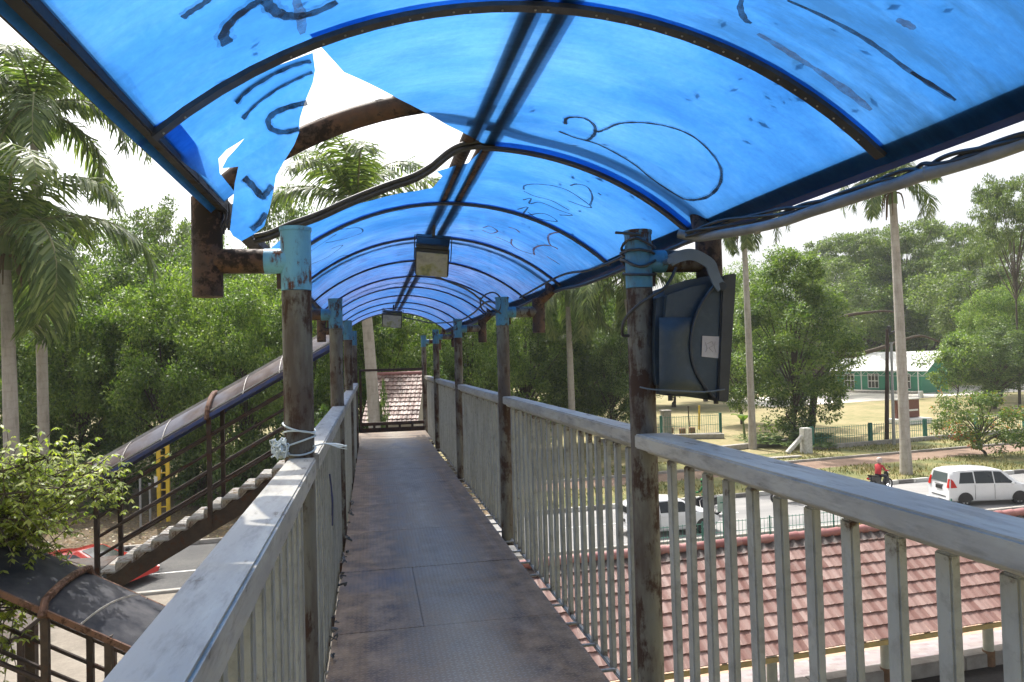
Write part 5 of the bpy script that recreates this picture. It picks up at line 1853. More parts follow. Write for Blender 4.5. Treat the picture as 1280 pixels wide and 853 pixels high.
    for sgn in (1, -1):
        if rear.get('mirror'):
            mx, mz = rear['mirror']
            m = MB(); m.box((mx, sgn * (hw + 0.07), mz), (0.1, 0.16, 0.12)); m.build('mirror', rear.get('mirror_mat', paint), t, bevel=0.03)
    t.location = loc; t.rotation_euler = (0, 0, rz)
    return t

RZ = math.atan(0.06)
VAN = [(0, 0.3, 0.98, 1.58, 0.9, 0.7), (0.12, 0.26, 1.0, 1.64, 0.97, 0.76), (0.6, 0.22, 1.0, 1.69, 1.0, 0.8), (1.8, 0.22, 0.99, 1.7, 1.0, 0.82), (2.55, 0.22, 0.98, 1.64, 1.0, 0.8), (2.75, 0.22, 0.98, 1.57, 1.0, 0.78),
       (3.4, 0.22, 0.97, 1.06, 1.0, 0.86), (3.75, 0.22, 0.9, 0.96, 0.97, 0.86), (4.05, 0.25, 0.76, 0.8, 0.88, 0.78), (4.15, 0.32, 0.66, 0.68, 0.76, 0.68)]
q = lambda y0, y1, z0, z1, x=0: [(x, y0, z0), (x, y1, z0), (x, y1, z1), (x, y0, z1)]
PLATE = simple('black number plate', (0.015, 0.015, 0.016), (0.03, 0.03, 0.03), 10, 0.5, 0, 0)
vloc = on(1240, 633, 2, 0.0)
van = car('minivan', 'white minivan with black rear plate driving along the far road at the right edge', 4.15, VAN, 0.83, WHITECAR, 0.3, (0.72, 3.32),
    [(0.42, 1.18, 0.1, 0.86, 0.1, 0.0), (1.24, 2.12, 0.08, 0.9, 0.0, 0.0), (2.17, 3.22, 0.08, 0.9, 0.0, -0.66)],
    {'screens': [('windscreen', 2.72, 3.36, CARGLASS)],
     'quads': [('rear_window', REARGLASS, [(0, -0.56, 1.08), (0, 0.56, 1.08), (0.0, 0.5, 1.5), (0.0, -0.5, 1.5)]), ('tail_light', REDLAMP, [(0, -0.76, 0.86), (0, -0.6, 0.86), (0, -0.6, 1.26), (0, -0.7, 1.26)]),
               ('tail_light', REDLAMP, [(0, 0.6, 0.86), (0, 0.76, 0.86), (0, 0.7, 1.26), (0, 0.6, 1.26)]), ('number_plate', PLATE, q(-0.24, 0.2, 0.74, 0.9)), ('bumper_slot', BLACK, q(-0.5, 0.5, 0.42, 0.46)),
               ('plate_trim', ALLOY, q(-0.3, 0.28, 0.93, 0.97))],
     'mirror': (2.98, 1.02), 'seams': [1.2, 2.14]}, (0, 0, 0), 0, tilt=0.22, cat='van')
VC = (on(1212, 632, 2, 0.0) + on(1268, 632, 2, 0.0)) / 2
van.rotation_euler = (0, 0, rad(-8))
Rm = Matrix.Rotation(rad(-8), 3, 'Z')
van.location = VC - Rm @ Vector((2.02, -0.76, 0))
# tail lamps wrap onto the near side
for sgn in (-1, 1):
    m = MB()
    m.add([Vector((0.06, sgn * 0.8, 0.86)), Vector((0.34, sgn * 0.846, 0.88)), Vector((0.2, sgn * 0.8, 1.18)), Vector((0.12, sgn * 0.74, 1.28))], [(0, 1, 2, 3)])
    me = m.mesh('tail_light', REDLAMP); o = bpy.data.objects.new('tail_light', me); COL.objects.link(o); o.parent = van

HATCH = [(0, 0.34, 0.92, 1.22, 0.88, 0.66), (0.15, 0.26, 0.94, 1.36, 0.96, 0.72), (0.7, 0.22, 0.94, 1.47, 1.0, 0.76), (1.7, 0.22, 0.93, 1.5, 1.0, 0.78), (2.35, 0.22, 0.92, 1.44, 1.0, 0.76),
         (3.1, 0.22, 0.9, 1.0, 1.0, 0.84), (3.6, 0.22, 0.82, 0.88, 0.97, 0.84), (3.9, 0.26, 0.68, 0.72, 0.86, 0.74), (4.0, 0.34, 0.6, 0.62, 0.74, 0.66)]
car('hatchback', 'white hatchback seen through the right balusters beside the roadside fence', 4.0, HATCH, 0.82, WHITECAR, 0.29, (0.72, 3.2),
    [(0.45, 1.25, 0.1, 0.86, 0.15, 0.0), (1.3, 1.98, 0.08, 0.9, 0.0, 0.0), (2.03, 2.95, 0.08, 0.9, 0.0, -0.55)],
    {'screens': [('windscreen', 2.4, 3.06, CARGLASS)], 'quads': [('rear_window', CARGLASS, [(0, -0.5, 0.98), (0, 0.5, 0.98), (0.0, 0.44, 1.2), (0.0, -0.44, 1.2)]), ('tail_light', REDLAMP, q(-0.72, -0.54, 0.76, 0.92)), ('tail_light', REDLAMP, q(0.54, 0.72, 0.76, 0.92)),
      ('number_plate', PLATE, q(-0.22, 0.22, 0.6, 0.72))], 'mirror': (2.7, 0.98), 'seams': [1.28, 2.0]}, on(878, 667, 2, 0.0) + Vector((-3.2, 0.72 - 0.15, 0)), RZ, tilt=0.3)
SPORT = [(0, 0.3, 0.72, 0.8, 0.92, 0.8), (0.3, 0.2, 0.78, 0.86, 0.98, 0.82), (0.9, 0.16, 0.8, 0.9, 1.0, 0.8), (1.6, 0.16, 0.78, 1.1, 1.0, 0.66), (2.1, 0.16, 0.77, 1.16, 1.0, 0.64), (2.6, 0.16, 0.76, 0.98, 1.0, 0.68),
         (3.05, 0.16, 0.74, 0.78, 1.0, 0.84), (3.7, 0.17, 0.66, 0.7, 0.98, 0.84), (4.2, 0.2, 0.52, 0.56, 0.9, 0.76), (4.4, 0.26, 0.42, 0.44, 0.74, 0.66)]
spc = on(176, 741, 2, 0.0)
red = car('sports_car', 'low red sports car on the road below the stairs', 4.4, SPORT, 0.93, REDCAR, 0.32, (0.85, 3.5),
    [(1.35, 2.0, 0.15, 0.85, 0.1, 0.0), (2.04, 2.75, 0.12, 0.85, 0.0, -0.35)],
    {'screens': [('windscreen', 2.2, 2.98, CARGLASS), ('engine_vent', BLACK, 0.95, 1.4)][0:1] + [('engine_cover', 0.95, 1.45, CARGLASS)], 'quads': [('tail_light', BLACK, q(-0.7, -0.45, 0.55, 0.68)), ('tail_light', BLACK, q(0.45, 0.7, 0.55, 0.68))], 'mirror': (2.75, 0.84), 'mirror_mat': BLACK}, (0, 0, 0), RZ)
red.location = spc + Vector((-4.1, 3.0, 0))
red.rotation_euler = (0, 0, rad(-27))
for sgn in (-1, 1):
    m = MB()
    m.lathe([(0.0, 0.03), (0.06, 0.028), (0.062, 0)], (0, 0, 0), 14)
    m.lathe([(0.07, 0.02), (0.12, 0.02), (0.125, 0)], (0, 0, 0), 16)
    me = m.mesh('headlight', LAMPGL); o = bpy.data.objects.new('headlight', me); COL.objects.link(o); o.parent = red
    o.location = (4.12, sgn * 0.68, 0.5); o.rotation_euler = (rad(-50 * -sgn * 0.9), rad(50), 0)

# ---- motorbikes and riders
def skin_mesh(joints, edges, mats, matfn, sub=1):
    me = bpy.data.meshes.new('tmp')
    me.from_pydata([j[0] for j in joints], edges, [])
    o = bpy.data.objects.new('tmp', me); COL.objects.link(o)
    sk = o.modifiers.new('s', 'SKIN')
    for i, j in enumerate(joints):
        r = j[1] if isinstance(j[1], tuple) else (j[1], j[1])
        me.skin_vertices[0].data[i].radius = r
    me.skin_vertices[0].data[0].use_root = True
    if sub:
        o.modifiers.new('u', 'SUBSURF').levels = sub
        o.modifiers['u'].render_levels = sub
    dg = bpy.context.evaluated_depsgraph_get()
    dg.update()
    ev = o.evaluated_get(dg)
    out = bpy.data.meshes.new_from_object(ev)
    bpy.data.objects.remove(o); bpy.data.meshes.remove(me)
    out.materials.clear()
    for mm in mats: out.materials.append(mm)
    for p in out.polygons:
        p.material_index = matfn(p.center)
        p.use_smooth = True
    return out
SKINM = simple('skin', (0.3, 0.17, 0.11), None, 8, 0.6, 0, 0)
TROUS = simple('dark trousers', (0.03, 0.032, 0.04), (0.02, 0.02, 0.026), 12, 0.9, 0, 0)
def rider(label, jacket, helmet_mat):
    J = [((0, 0, 0.78), (0.15, 0.12)), ((0.03, 0, 0.98), (0.15, 0.11)), ((0.08, 0, 1.18), (0.19, 0.12)), ((0.12, 0, 1.32), (0.1, 0.08)), ((0.15, 0, 1.4), 0.055), ((0.17, 0, 1.5), (0.085, 0.1)), ((0.17, 0, 1.6), 0.07)]
    E = [(0, 1), (1, 2), (2, 3), (3, 4), (4, 5), (5, 6)]
    for s in (-1, 1):
        n = len(J)
        J += [((0.11, s * 0.2, 1.28), 0.065), ((0.22, s * 0.27, 1.04), 0.048), ((0.46, s * 0.26, 1.0), 0.036), ((0.52, s * 0.26, 1.0), 0.04)]
        E += [(2, n), (n, n + 1), (n + 1, n + 2), (n + 2, n + 3)]
        n = len(J)
        J += [((0.05, s * 0.11, 0.76), 0.1), ((0.42, s * 0.16, 0.74), 0.075), ((0.34, s * 0.15, 0.36), 0.05), ((0.46, s * 0.15, 0.31), 0.04)]
        E += [(0, n), (n, n + 1), (n + 1, n + 2), (n + 2, n + 3)]
    def mf(c):
        if c.z > 1.38 or (c.x > 0.47 and c.z > 0.9): return 0
        if c.z < 0.84: return 2
        return 1
    me = skin_mesh(J, E, [SKINM, jacket, TROUS], mf)
    o = bpy.data.objects.new('person', me); COL.objects.link(o)
    tag(o, label, 'person')
    m = MB()
    M = Matrix.Identity(3)
    m.lathe([(0.0, 1.7), (0.07, 1.69), (0.12, 1.65), (0.142, 1.58), (0.142, 1.5), (0.125, 1.43), (0.11, 1.43)], (0.16, 0, 0), 18)
    h = m.build('helmet', helmet_mat, o)
    m = MB()
    for k in range(6):
        a0, a1 = -0.9 + k * 0.3, -0.6 + k * 0.3
        m.face([Vector((0.16 + 0.146 * math.cos(a0), 0.146 * math.sin(a0), 1.5)), Vector((0.16 + 0.146 * math.cos(a1), 0.146 * math.sin(a1), 1.5)), Vector((0.16 + 0.142 * math.cos(a1), 0.142 * math.sin(a1), 1.6)), Vector((0.16 + 0.142 * math.cos(a0), 0.142 * math.sin(a0), 1.6))])
    m.build('visor', CARGLASS, h)
    return o
def scooter(label, paint):
    t = thing('motorbike', label, 'motorbike')
    M = Matrix.Rotation(math.pi / 2, 3, 'X')
    for x in (-0.55, 0.68):
        m = MB(); c = (x, 0, 0.29)
        m.lathe([(0.2, -0.04), (0.27, -0.05), (0.29, -0.02), (0.29, 0.02), (0.27, 0.05), (0.2, 0.04), (0.2, -0.04)], c, 22, M)
        wl = m.build('wheel', TYRE, t)
        m = MB(); m.lathe([(0.2, -0.03), (0.2, 0.03), (0.17, 0.03), (0.17, -0.03), (0.2, -0.03)], c, 22, M)
        for k in range(5):
            a = k * 2 * math.pi / 5
            m.bar(c, (x + 0.18 * math.cos(a), 0, 0.29 + 0.18 * math.sin(a)), 0.03, 0.03)
        m.build('rim', ALLOY, wl)
    m = MB()
    side = [(-0.85, 0.62), (-0.75, 0.78), (-0.3, 0.74), (-0.05, 0.7), (0.05, 0.4), (0.3, 0.36), (0.42, 0.55), (0.5, 0.92), (0.56, 0.92), (0.62, 0.6), (0.5, 0.3), (0.3, 0.24), (-0.3, 0.26), (-0.45, 0.5)]
    m.prism(side, lambda p: Vector((p[0], -0.12, p[1])), lambda p: Vector((p[0], 0.12, p[1])))
    m.build('body', paint, t, bevel=0.035)
    m = MB()
    m.prism([(-0.78, 0.78), (-0.1, 0.73), (-0.02, 0.79), (-0.35, 0.8), (-0.8, 0.87)], lambda p: Vector((p[0], -0.13, p[1])), lambda p: Vector((p[0], 0.13, p[1])))
    m.build('seat', BLACK, t, bevel=0.03)
    m = MB()
    m.tube([(0.68, 0.06, 0.29), (0.6, 0.06, 0.7), (0.5, 0.03, 0.98)], 0.022, 8); m.tube([(0.68, -0.06, 0.29), (0.6, -0.06, 0.7), (0.5, -0.03, 0.98)], 0.022, 8)
    m.tube(catmull([(0.44, -0.32, 1.0), (0.5, -0.15, 1.02), (0.5, 0.15, 1.02), (0.44, 0.32, 1.0)], 4), 0.016, 6)
    m.build('fork_and_bars', BLACK, t)
    m = MB(); m.lathe([(0.0, 0.03), (0.07, 0.02), (0.08, -0.04)], (0.6, 0, 0.86), 14, Matrix.Rotation(math.pi / 2, 3, 'Y')); m.build('headlight', LAMPGL, t)
    m = MB(); m.box((-0.88, 0, 0.68), (0.05, 0.14, 0.07)); m.build('tail_light', REDLAMP, t, bevel=0.01)
    for s in (-1, 1):
        m = MB(); m.tube([(0.45, s * 0.22, 1.02), (0.44, s * 0.26, 1.16)], 0.008, 6); m.box((0.43, s * 0.27, 1.2), (0.02, 0.12, 0.07)); m.build('mirror', BLACK, t)
    m = MB(); m.tube([(-0.75, -0.16, 0.34), (-0.1, -0.15, 0.28)], 0.045, 10); m.build('exhaust', ALLOY, t)
    return t
RED_J = simple('red jacket', (0.45, 0.03, 0.04), (0.35, 0.02, 0.03), 10, 0.8, 0, 0)
BLK_J = simple('black jacket', (0.03, 0.03, 0.035), (0.05, 0.05, 0.05), 10, 0.8, 0, 0)
GRN_J = simple('green jacket', (0.02, 0.2, 0.06), (0.02, 0.14, 0.05), 10, 0.8, 0, 0)
HELM = simple('pale pink helmet', (0.5, 0.4, 0.36), None, 8, 0.35, 0, 0)
HELMG = simple('green helmet', (0.05, 0.3, 0.1), None, 8, 0.35, 0, 0)
BIKEB = simple('black motorbike shell', (0.02, 0.02, 0.022), (0.03, 0.03, 0.03), 8, 0.3, 0, 0)
for (loc, rz, lb_, lp_, pa, jk, hm) in ((on(1100, 613, 2, 0.0), RZ + 0.2, 'black motorbike under the rider in red near the striped kerb', 'person in red jacket and pale helmet riding near the striped kerb', BIKEB, RED_J, HELM),
                                  (on(882, 645, 2, 0.0), RZ + math.pi, 'black motorbike with a rider in green beyond the white hatchback', 'person in green jacket and green helmet riding beyond the white hatchback', BIKEB, GRN_J, HELMG),
                                  (on(985, 628, 2, 0.0), RZ + math.pi, 'black motorbike passing behind the thick right handrail', 'person in black jacket riding behind the thick right handrail', BIKEB, BLK_J, HELM)):
    b = scooter(lb_, pa); b.location = loc; b.rotation_euler = (0, 0, rz)
    p = rider(lp_, jk, hm); p.location = loc + Vector((-0.12 * math.cos(rz), -0.12 * math.sin(rz), 0.02)); p.rotation_euler = (0, 0, rz)

# ------------------------------------------------------------------ fences and poles
MESHW = simple('thin green fence wire', (0.05, 0.2, 0.15), None, 5, 0.6, 0, 0)
def fence(label, pts, h, post_r, step, wire, spacing, z=0.0, name='wire_fence', gap=None, base=None):
    t = thing(name, label, 'fence', (pts[0][0], pts[0][1], z))
    mesh = MB()
    for (x0, y0), (x1, y1) in zip(pts[:-1], pts[1:]):
        d = Vector((x1 - x0, y1 - y0, 0)); L = d.length; d.normalize()
        n = max(1, int(L / step))
        for k in range(n + 1):
            p = Vector((x0, y0, z)) + d * (L * k / n)
            m = MB(); m.box(p + Vector((0, 0, h / 2)), (post_r * 2, post_r * 2, h)); m.build('post', GREENP, t, bevel=0.01)
        for hh in (0.12, 0.5, 0.9):
            mesh.bar(Vector((x0, y0, z + h * hh)), Vector((x1, y1, z + h * hh)), wire * 1.6, wire * 1.6)
        for k in range(int(L / spacing)):
            p = Vector((x0, y0, z)) + d * (k * spacing)
            mesh.bar(p + Vector((0, 0, 0.08 * h)), p + Vector((0, 0, h * 0.95)), wire, wire, (1, 0, 0))
        if base:
            m = MB(); m.bar(Vector((x0, y0 - 0.16, z + base / 2)), Vector((x1, y1 - 0.16, z + base / 2)), 0.22, base); m.build('base_wall', CONC, t)
    mesh.build('wire_panel', MESHW, t)
    return t
fence('low green wire fence along the near edge of the road', [(9.4, 25.6), (24, 26.5)], 0.95, 0.025, 2.6, 0.012, 0.16)
fence('green post wire fence on a low wall along the grassy field', [(31.4, 47.4), (75, 53.9)], 1.7, 0.11, 4.9, 0.02, 0.22, base=0.35, z=0.1)
fence('green post wire fence in front of the dry lawn behind the loudspeaker', [(19.0, 59.0), (30.5, 59.6)], 2.0, 0.1, 5.5, 0.02, 0.22, base=0.3, z=0.0)
for px, y1, h, lbl in ((942, 678, 2.7, 'tall thin green post standing in the low roadside fence'),):
    b = on(px, y1, 2, 0.0); m = MB(); m.tube([b, b + Vector((0, 0, h))], 0.04, 8); m.box(b + Vector((0, 0, h)), (0.14, 0.14, 0.03))
    tag(m.build('fence_pole', GREENP, off=b), lbl, 'pole')
b = on(905, 676, 2, 0.0)
rs_t = thing('road_sign', 'small green road sign on a thin post beside the roadside fence', 'sign', b)
m = MB(); m.tube([b, b + Vector((0, 0, 1.7))], 0.03, 8); m.build('pole', GREENP, rs_t)
m = MB(); m.box(b + Vector((0, -0.04, 1.45)), (0.5, 0.02, 0.6)); sg = m.build('sign_panel', simple('grey green sign panel', (0.3, 0.4, 0.36), None, 5, 0.5, 0, 0), rs_t)
m = MB(); m.bar(b + Vector((0, -0.055, 1.25)), b + Vector((0, -0.055, 1.65)), 0.05, 0.01, (0, 1, 0)); m.bar(b + Vector((-0.14, -0.055, 1.5)), b + Vector((0.14, -0.055, 1.5)), 0.05, 0.01, (0, 1, 0)); m.build('sign_mark', GREENP, sg)
# white concrete corner post
b = on(1008, 567, 2, 0.1)
m = MB(); m.box(b + Vector((0, 0, 0.9)), (0.62, 0.62, 1.8)); m.bar(b + Vector((-0.3, 0, 1.2)), b + Vector((-1.5, 0, 0.1)), 0.3, 0.25)
tag(m.build('corner_post', CONCW, off=b, bevel=0.03), 'white concrete corner post with a sloped brace at the fence end', 'post')
# yellow sign with a black ring over the shelter ridge
b = on(1076, 665, 2, 0.0)
yt = thing('warning_sign', 'small yellow sign with a dark slashed ring above the pink shelter ridge', 'sign', b)
m = MB(); m.tube([b, b + Vector((0, 0, 0.75))], 0.03, 8); m.build('pole', GREYMETAL, yt)
m = MB(); m.box(b + Vector((0, 0, 0.62)), (0.42, 0.03, 0.68)); pn = m.build('sign_panel', YELLOW, yt, bevel=0.008)
m = MB()
cc = b + Vector((0, -0.022, 0.75))
m.tube([cc + Vector((0.13 * math.cos(a), 0, 0.13 * math.sin(a))) for a in np.linspace(0, 2 * math.pi, 21)[:-1]], 0.018, 6, close=True)
m.bar(cc + Vector((-0.09, 0, 0.09)), cc + Vector((0.09, 0, -0.09)), 0.03, 0.012, (0, 1, 0))
m.bar(cc + Vector((-0.13, 0, -0.3)), cc + Vector((0.13, 0, -0.3)), 0.04, 0.008, (0, 1, 0))
m.build('sign_mark', BLACK, pn)
m = MB(); m.lathe([(0, 0), (0.11, 0)], b + Vector((0, -0.019, 0.75)), 20, Matrix.Rotation(math.pi / 2, 3, 'X')); m.build('sign_disc', WHITE, pn)

# yellow double post across the left road
b = on(205, 655, 2, 0.0)
yp = thing('yellow_post', 'tall yellow lattice post across the road seen below the stair roof', 'post', b)
m = MB()
for dx in (-0.2, 0.2):
    m.box(b + Vector((dx, 0, 2.3)), (0.16, 0.16, 4.6))
m.build('upright', YELLOW, yp, bevel=0.01)
m = MB()
for k in range(11):
    m.box(b + Vector((0, 0, 0.4 + k * 0.4)), (0.3, 0.06, 0.06))
m.build('rung', YELLOW, yp)
m = MB(); m.box(b + Vector((-0.3, -0.1, 2.0)), (0.14, 0.05, 0.5)); m.build('notice', WHITE, yp)
for px, y0, y1, lbl in ((173, 595, 668, 'thin pale roadside pole nearer the road'), (185, 606, 658, 'shorter thin pale roadside pole beside the yellow post')):
    b = on(px + 3, y1, 2, 0.0); top = dep(px, y0, (b - EYE).dot(FW)).z
    m = MB(); m.tube([b, b + Vector((0, 0, top))], 0.05, 8); m.tube([b + Vector((0, 0, top)), b + Vector((0, 0, top + 0.06))], 0.07, 8)
    tag(m.build('thin_pole', GREYMETAL, off=b), lbl, 'pole')
# utility pole and lamp pole on the right
D = 55.0
b = ground_at(1104, D); top = dep(1109, 412, D)
ut = thing('utility_pole', 'dark wooden utility pole left of the tall right palm', 'pole', b)
m = MB(); m.tube([b, Vector((top.x, top.y, top.z))], [0.17, 0.12], 10); m.build('shaft', simple('dark pole wood', (0.035, 0.022, 0.018), (0.06, 0.04, 0.03), 6, 0.9), ut)
m = MB(); m.bar(Vector((top.x - 0.1, top.y, top.z - 0.4)), Vector((top.x + 0.8, top.y, top.z - 0.15)), 0.12, 0.2); m.lathe([(0.0, 0.5), (0.14, 0.45), (0.16, 0.0), (0.1, -0.05)], (top.x + 0.15, top.y, top.z - 0.2), 10)
m.build('pole_fitting', BLACK, ut)
b = ground_at(1113, 54); top = dep(1114, 430, 54)
m = MB(); m.tube([b, top], [0.13, 0.09], 10); m.tube([top, top + Vector((0, 0, 0.12))], 0.14, 10)
tag(m.build('lamp_pole', GREYMETAL, off=b), 'slim grey metal pole beside the dark utility pole', 'pole')

# ------------------------------------------------------------------ buildings
c0 = on(1152, 492, 2, 0.0); c0.z = 0
l0 = ground_at(1046, 127)
dirw = (l0 - c0); Lw = dirw.length; dirw.normalize()
back = Vector((dirw.y, -dirw.x, 0))
if back.y < 0: back = -back
gb = thing('green_building', 'long green building with a bright white metal roof beyond the lawn', 'building', c0)
eh, rh, wd = 3.7, 6.6, 8.5
m = MB()
A, B = c0, c0 + dirw * Lw
m.add([A, B, B + back * wd, A + back * wd] + [p + Vector((0, 0, eh)) for p in (A, B, B + back * wd, A + back * wd)], [(0, 1, 5, 4), (1, 2, 6, 5), (2, 3, 7, 6), (3, 0, 4, 7)])
mid = back * (wd / 2) + Vector((0, 0, rh - 0.2))
m.add([A + Vector((0, 0, eh)), A + back * wd + Vector((0, 0, eh)), A + mid], [(0, 1, 2)])
m.add([B + Vector((0, 0, eh)), B + back * wd + Vector((0, 0, eh)), B + mid], [(0, 1, 2)])
m.build('wall', GREENW, gb)
m = MB()
ov = 0.9
A2, B2 = A - dirw * 1.5, B + dirw * 1.0
e0, e1 = A2 - back * ov + Vector((0, 0, eh - 0.15)), B2 - back * ov + Vector((0, 0, eh - 0.15))
r0_, r1_ = A2 + mid + Vector((0, 0, 0.2)), B2 + mid + Vector((0, 0, 0.2))
f0_, f1_ = A2 + back * (wd + ov) + Vector((0, 0, eh - 0.15)), B2 + back * (wd + ov) + Vector((0, 0, eh - 0.15))
up_ = Vector((0, 0, 0.12))
m.add([e0, e1, r1_, r0_, e0 + up_, e1 + up_, r1_ + up_, r0_ + up_], [(0, 1, 2, 3), (7, 6, 5, 4), (0, 4, 5, 1), (1, 5, 6, 2), (2, 6, 7, 3), (3, 7, 4, 0)])
m.add([f0_, f1_, r1_, r0_, f0_ + up_, f1_ + up_, r1_ + up_, r0_ + up_], [(3, 2, 1, 0), (4, 5, 6, 7), (1, 5, 4, 0), (3, 7, 6, 2)])
rf = m.build('roof', TIN, gb)
m = MB()
n = 20
for k in range(n):
    a = e0.lerp(e1, k / n); b_ = e0.lerp(e1, (k + 1) / n)
    z = Vector((0, 0, -0.75))
    m.bar(a + z, b_ + z, 0.05, 0.06); m.bar(a, b_, 0.05, 0.06)
    m.bar(a + (z if k % 2 else z * 0), b_ + (z * 0 if k % 2 else z), 0.04, 0.05)
m.build('truss', WHITE, rf)
for t_ in (0.18, 0.55, 0.85):
    P = A + dirw * (Lw * t_) - back * 0.04
    m = MB(); m.bar(P + Vector((0, 0, 0.75)) - dirw * 0.9, P + Vector((0, 0, 0.75)) + dirw * 0.9, 0.06, 0.1); m.bar(P + Vector((0, 0, 3.05)) - dirw * 0.9, P + Vector((0, 0, 3.05)) + dirw * 0.9, 0.06, 0.1)
    for u in (-0.9, -0.3, 0.3, 0.9): m.bar(P + dirw * u + Vector((0, 0, 0.7)), P + dirw * u + Vector((0, 0, 3.1)), 0.1, 0.06, (1, 0, 0))
    m.bar(P + Vector((0, 0, 1.9)) - dirw * 0.9, P + Vector((0, 0, 1.9)) + dirw * 0.9, 0.06, 0.14)
    wn = m.build('window', WHITE, gb)
    m = MB(); m.face([P + back * 0.02 + dirw * u + Vector((0, 0, z)) for u, z in ((-0.9, 0.75), (0.9, 0.75), (0.9, 3.05), (-0.9, 3.05))]); m.build('pane', CARGLASS, wn)
m = MB()
for t_ in (0.0, 0.33, 0.66, 0.99):
    P = A + dirw * (Lw * t_) - back * ov
    m.tube([P, P + Vector((0, 0, eh - 0.2))], 0.08, 8)
m.build('veranda_post', WHITE, gb)
m = MB(); m.bar(A - back * 1.6 + Vector((0, 0, 0.2)), B - back * 1.6 + Vector((0, 0, 0.2)), 2.6, 0.4); m.build('plinth', CONC, gb)
# brown name board on a white base
b = on(1134, 529, 2, 0.0)
nb_ = thing('name_board', 'brown panel monument on a white plinth in front of the green building', 'monument', b)
dd_ = Vector((0.98, 0.2, 0)).normalized(); nn = Vector((0.2, -0.98, 0))
Mx = Matrix((dd_, -nn, Vector((0, 0, 1)))).transposed()
m = MB(); m.box(b + Vector((0, 0, 1.4)), (3.1, 0.35, 1.75), Mx); bd = m.build('panel', simple('red brown boards', (0.17, 0.06, 0.04), (0.12, 0.045, 0.03), 3, 0.7, 0, 0.1, 0.01, (12, 12, 0.5)), nb_, bevel=0.02)
m = MB(); m.box(b + nn * 0.2 + dd_ * 0.45 + Vector((0, 0, 1.25)), (1.7, 0.06, 0.16), Mx); m.build('name_strip', WHITE, bd)
m = MB(); m.box(b + Vector((0, 0, 2.34)), (3.3, 0.5, 0.12), Mx); m.build('cap', CONCW, nb_, bevel=0.02)
m = MB(); m.box(b + nn * 0.3 + Vector((0, 0, 0.24)), (3.9, 1.9, 0.5), Mx); m.build('plinth', WHITE, nb_, bevel=0.04)
# bits at the building foot
for px, py, s_, mt, lb_ in ((1118, 490, (1.1, 0.8, 0.75), RED_J, 'small red bin at the foot of the green building'), (1151, 497, (0.7, 0.6, 0.9), WHITE, 'white drum beside the brown name board')):
    b = on(px, py, 2, 0.0); m = MB(); m.lathe([(0, 0), (s_[0] / 2, 0), (s_[0] / 2 * 1.05, s_[2] * 0.5), (s_[0] / 2, s_[2]), (s_[0] * 0.42, s_[2] + 0.05), (0, s_[2] + 0.05)], b, 14)
    tag(m.build('bin', mt, off=b), lb_, 'bin')
# house with a mottled tiled roof beyond the bridge end
T0, T1 = dep(464, 469, 40), dep(527, 467, 40)
B0 = dep(466, 531, 36.5)
hs = thing('tiled_house', 'house with mottled pink tiled roof facing the far end of the bridge', 'house', (T0.x, T0.y, 0))
dX2 = (T1 - T0); dX2.z = 0; L2 = dX2.length; dX2.normalize()
dn = (B0 - T0); dn = dn - dX2 * dn.dot(dX2); W2 = dn.length; dn.normalize()
m = MB(); tiled_slope(m, T0 + dX2 * 0.1, dX2, dn, L2 + 0.1, W2, 12, 0.24, 0.05, 0.045, 5)
m.build('tiled_slope', TILEOLD, hs, recalc=False, smooth=50)
m = MB(); m.tube([T0 + dX2 * 0.1 + Vector((0, 0, 0.04)), T1 + dX2 * 0.15 + Vector((0, 0, 0.04))], 0.11, 10); m.build('ridge_cap', RIDGET, hs)
dnb = Vector((-dn.x, -dn.y, dn.z))
m = MB(); m.add([T0 + dX2 * 0.1, T1 + dX2 * 0.15, T1 + dX2 * 0.15 + dnb * W2, T0 + dX2 * 0.1 + dnb * W2], [(0, 1, 2, 3)]); m.build('back_slope', TILEOLD, hs)
m = MB()
eL = T0 + dX2 * 0.4 + dn * (W2 * 0.88); eR = T1 - dX2 * 0.15 + dn * (W2 * 0.88)
bL, bR = T0 + dX2 * 0.4 + dnb * (W2 * 0.88), T1 - dX2 * 0.15 + dnb * (W2 * 0.88)
z0_ = lambda p: Vector((p.x, p.y, 0))
m.add([z0_(eL), z0_(eR), z0_(bR), z0_(bL), eL, eR, bR, bL], [(0, 1, 5, 4), (1, 2, 6, 5), (2, 3, 7, 6), (3, 0, 4, 7)])
m.add([eL, bL, T0 + dX2 * 0.4 - Vector((0, 0, 0.06)), eR, bR, T1 - dX2 * 0.15 - Vector((0, 0, 0.06))], [(0, 1, 2), (3, 4, 5)])
m.build('wall', simple('cream house wall', (0.5, 0.46, 0.38), (0.4, 0.36, 0.29), 2, 0.8), hs)
for t_ in (0.25, 0.7):
    P = eL.lerp(eR, t_); P = Vector((P.x, P.y, 1.6)) - Vector((dnb.x, dnb.y, 0)).normalized() * 0.03
    m = MB()
    for u in (-0.6, 0, 0.6): m.bar(P + dX2 * u + Vector((0, 0, -0.6)), P + dX2 * u + Vector((0, 0, 0.6)), 0.08, 0.05, (1, 0, 0))
    for z in (-0.6, 0.6): m.bar(P - dX2 * 0.6 + Vector((0, 0, z)), P + dX2 * 0.6 + Vector((0, 0, z)), 0.05, 0.08)
    wn = m.build('window', DARKSTEEL, hs)
    m = MB(); m.face([P + dX2 * u + Vector((0, 0, z)) for u, z in ((-0.6, -0.6), (0.6, -0.6), (0.6, 0.6), (-0.6, 0.6))]); m.build('pane', CARGLASS, wn)
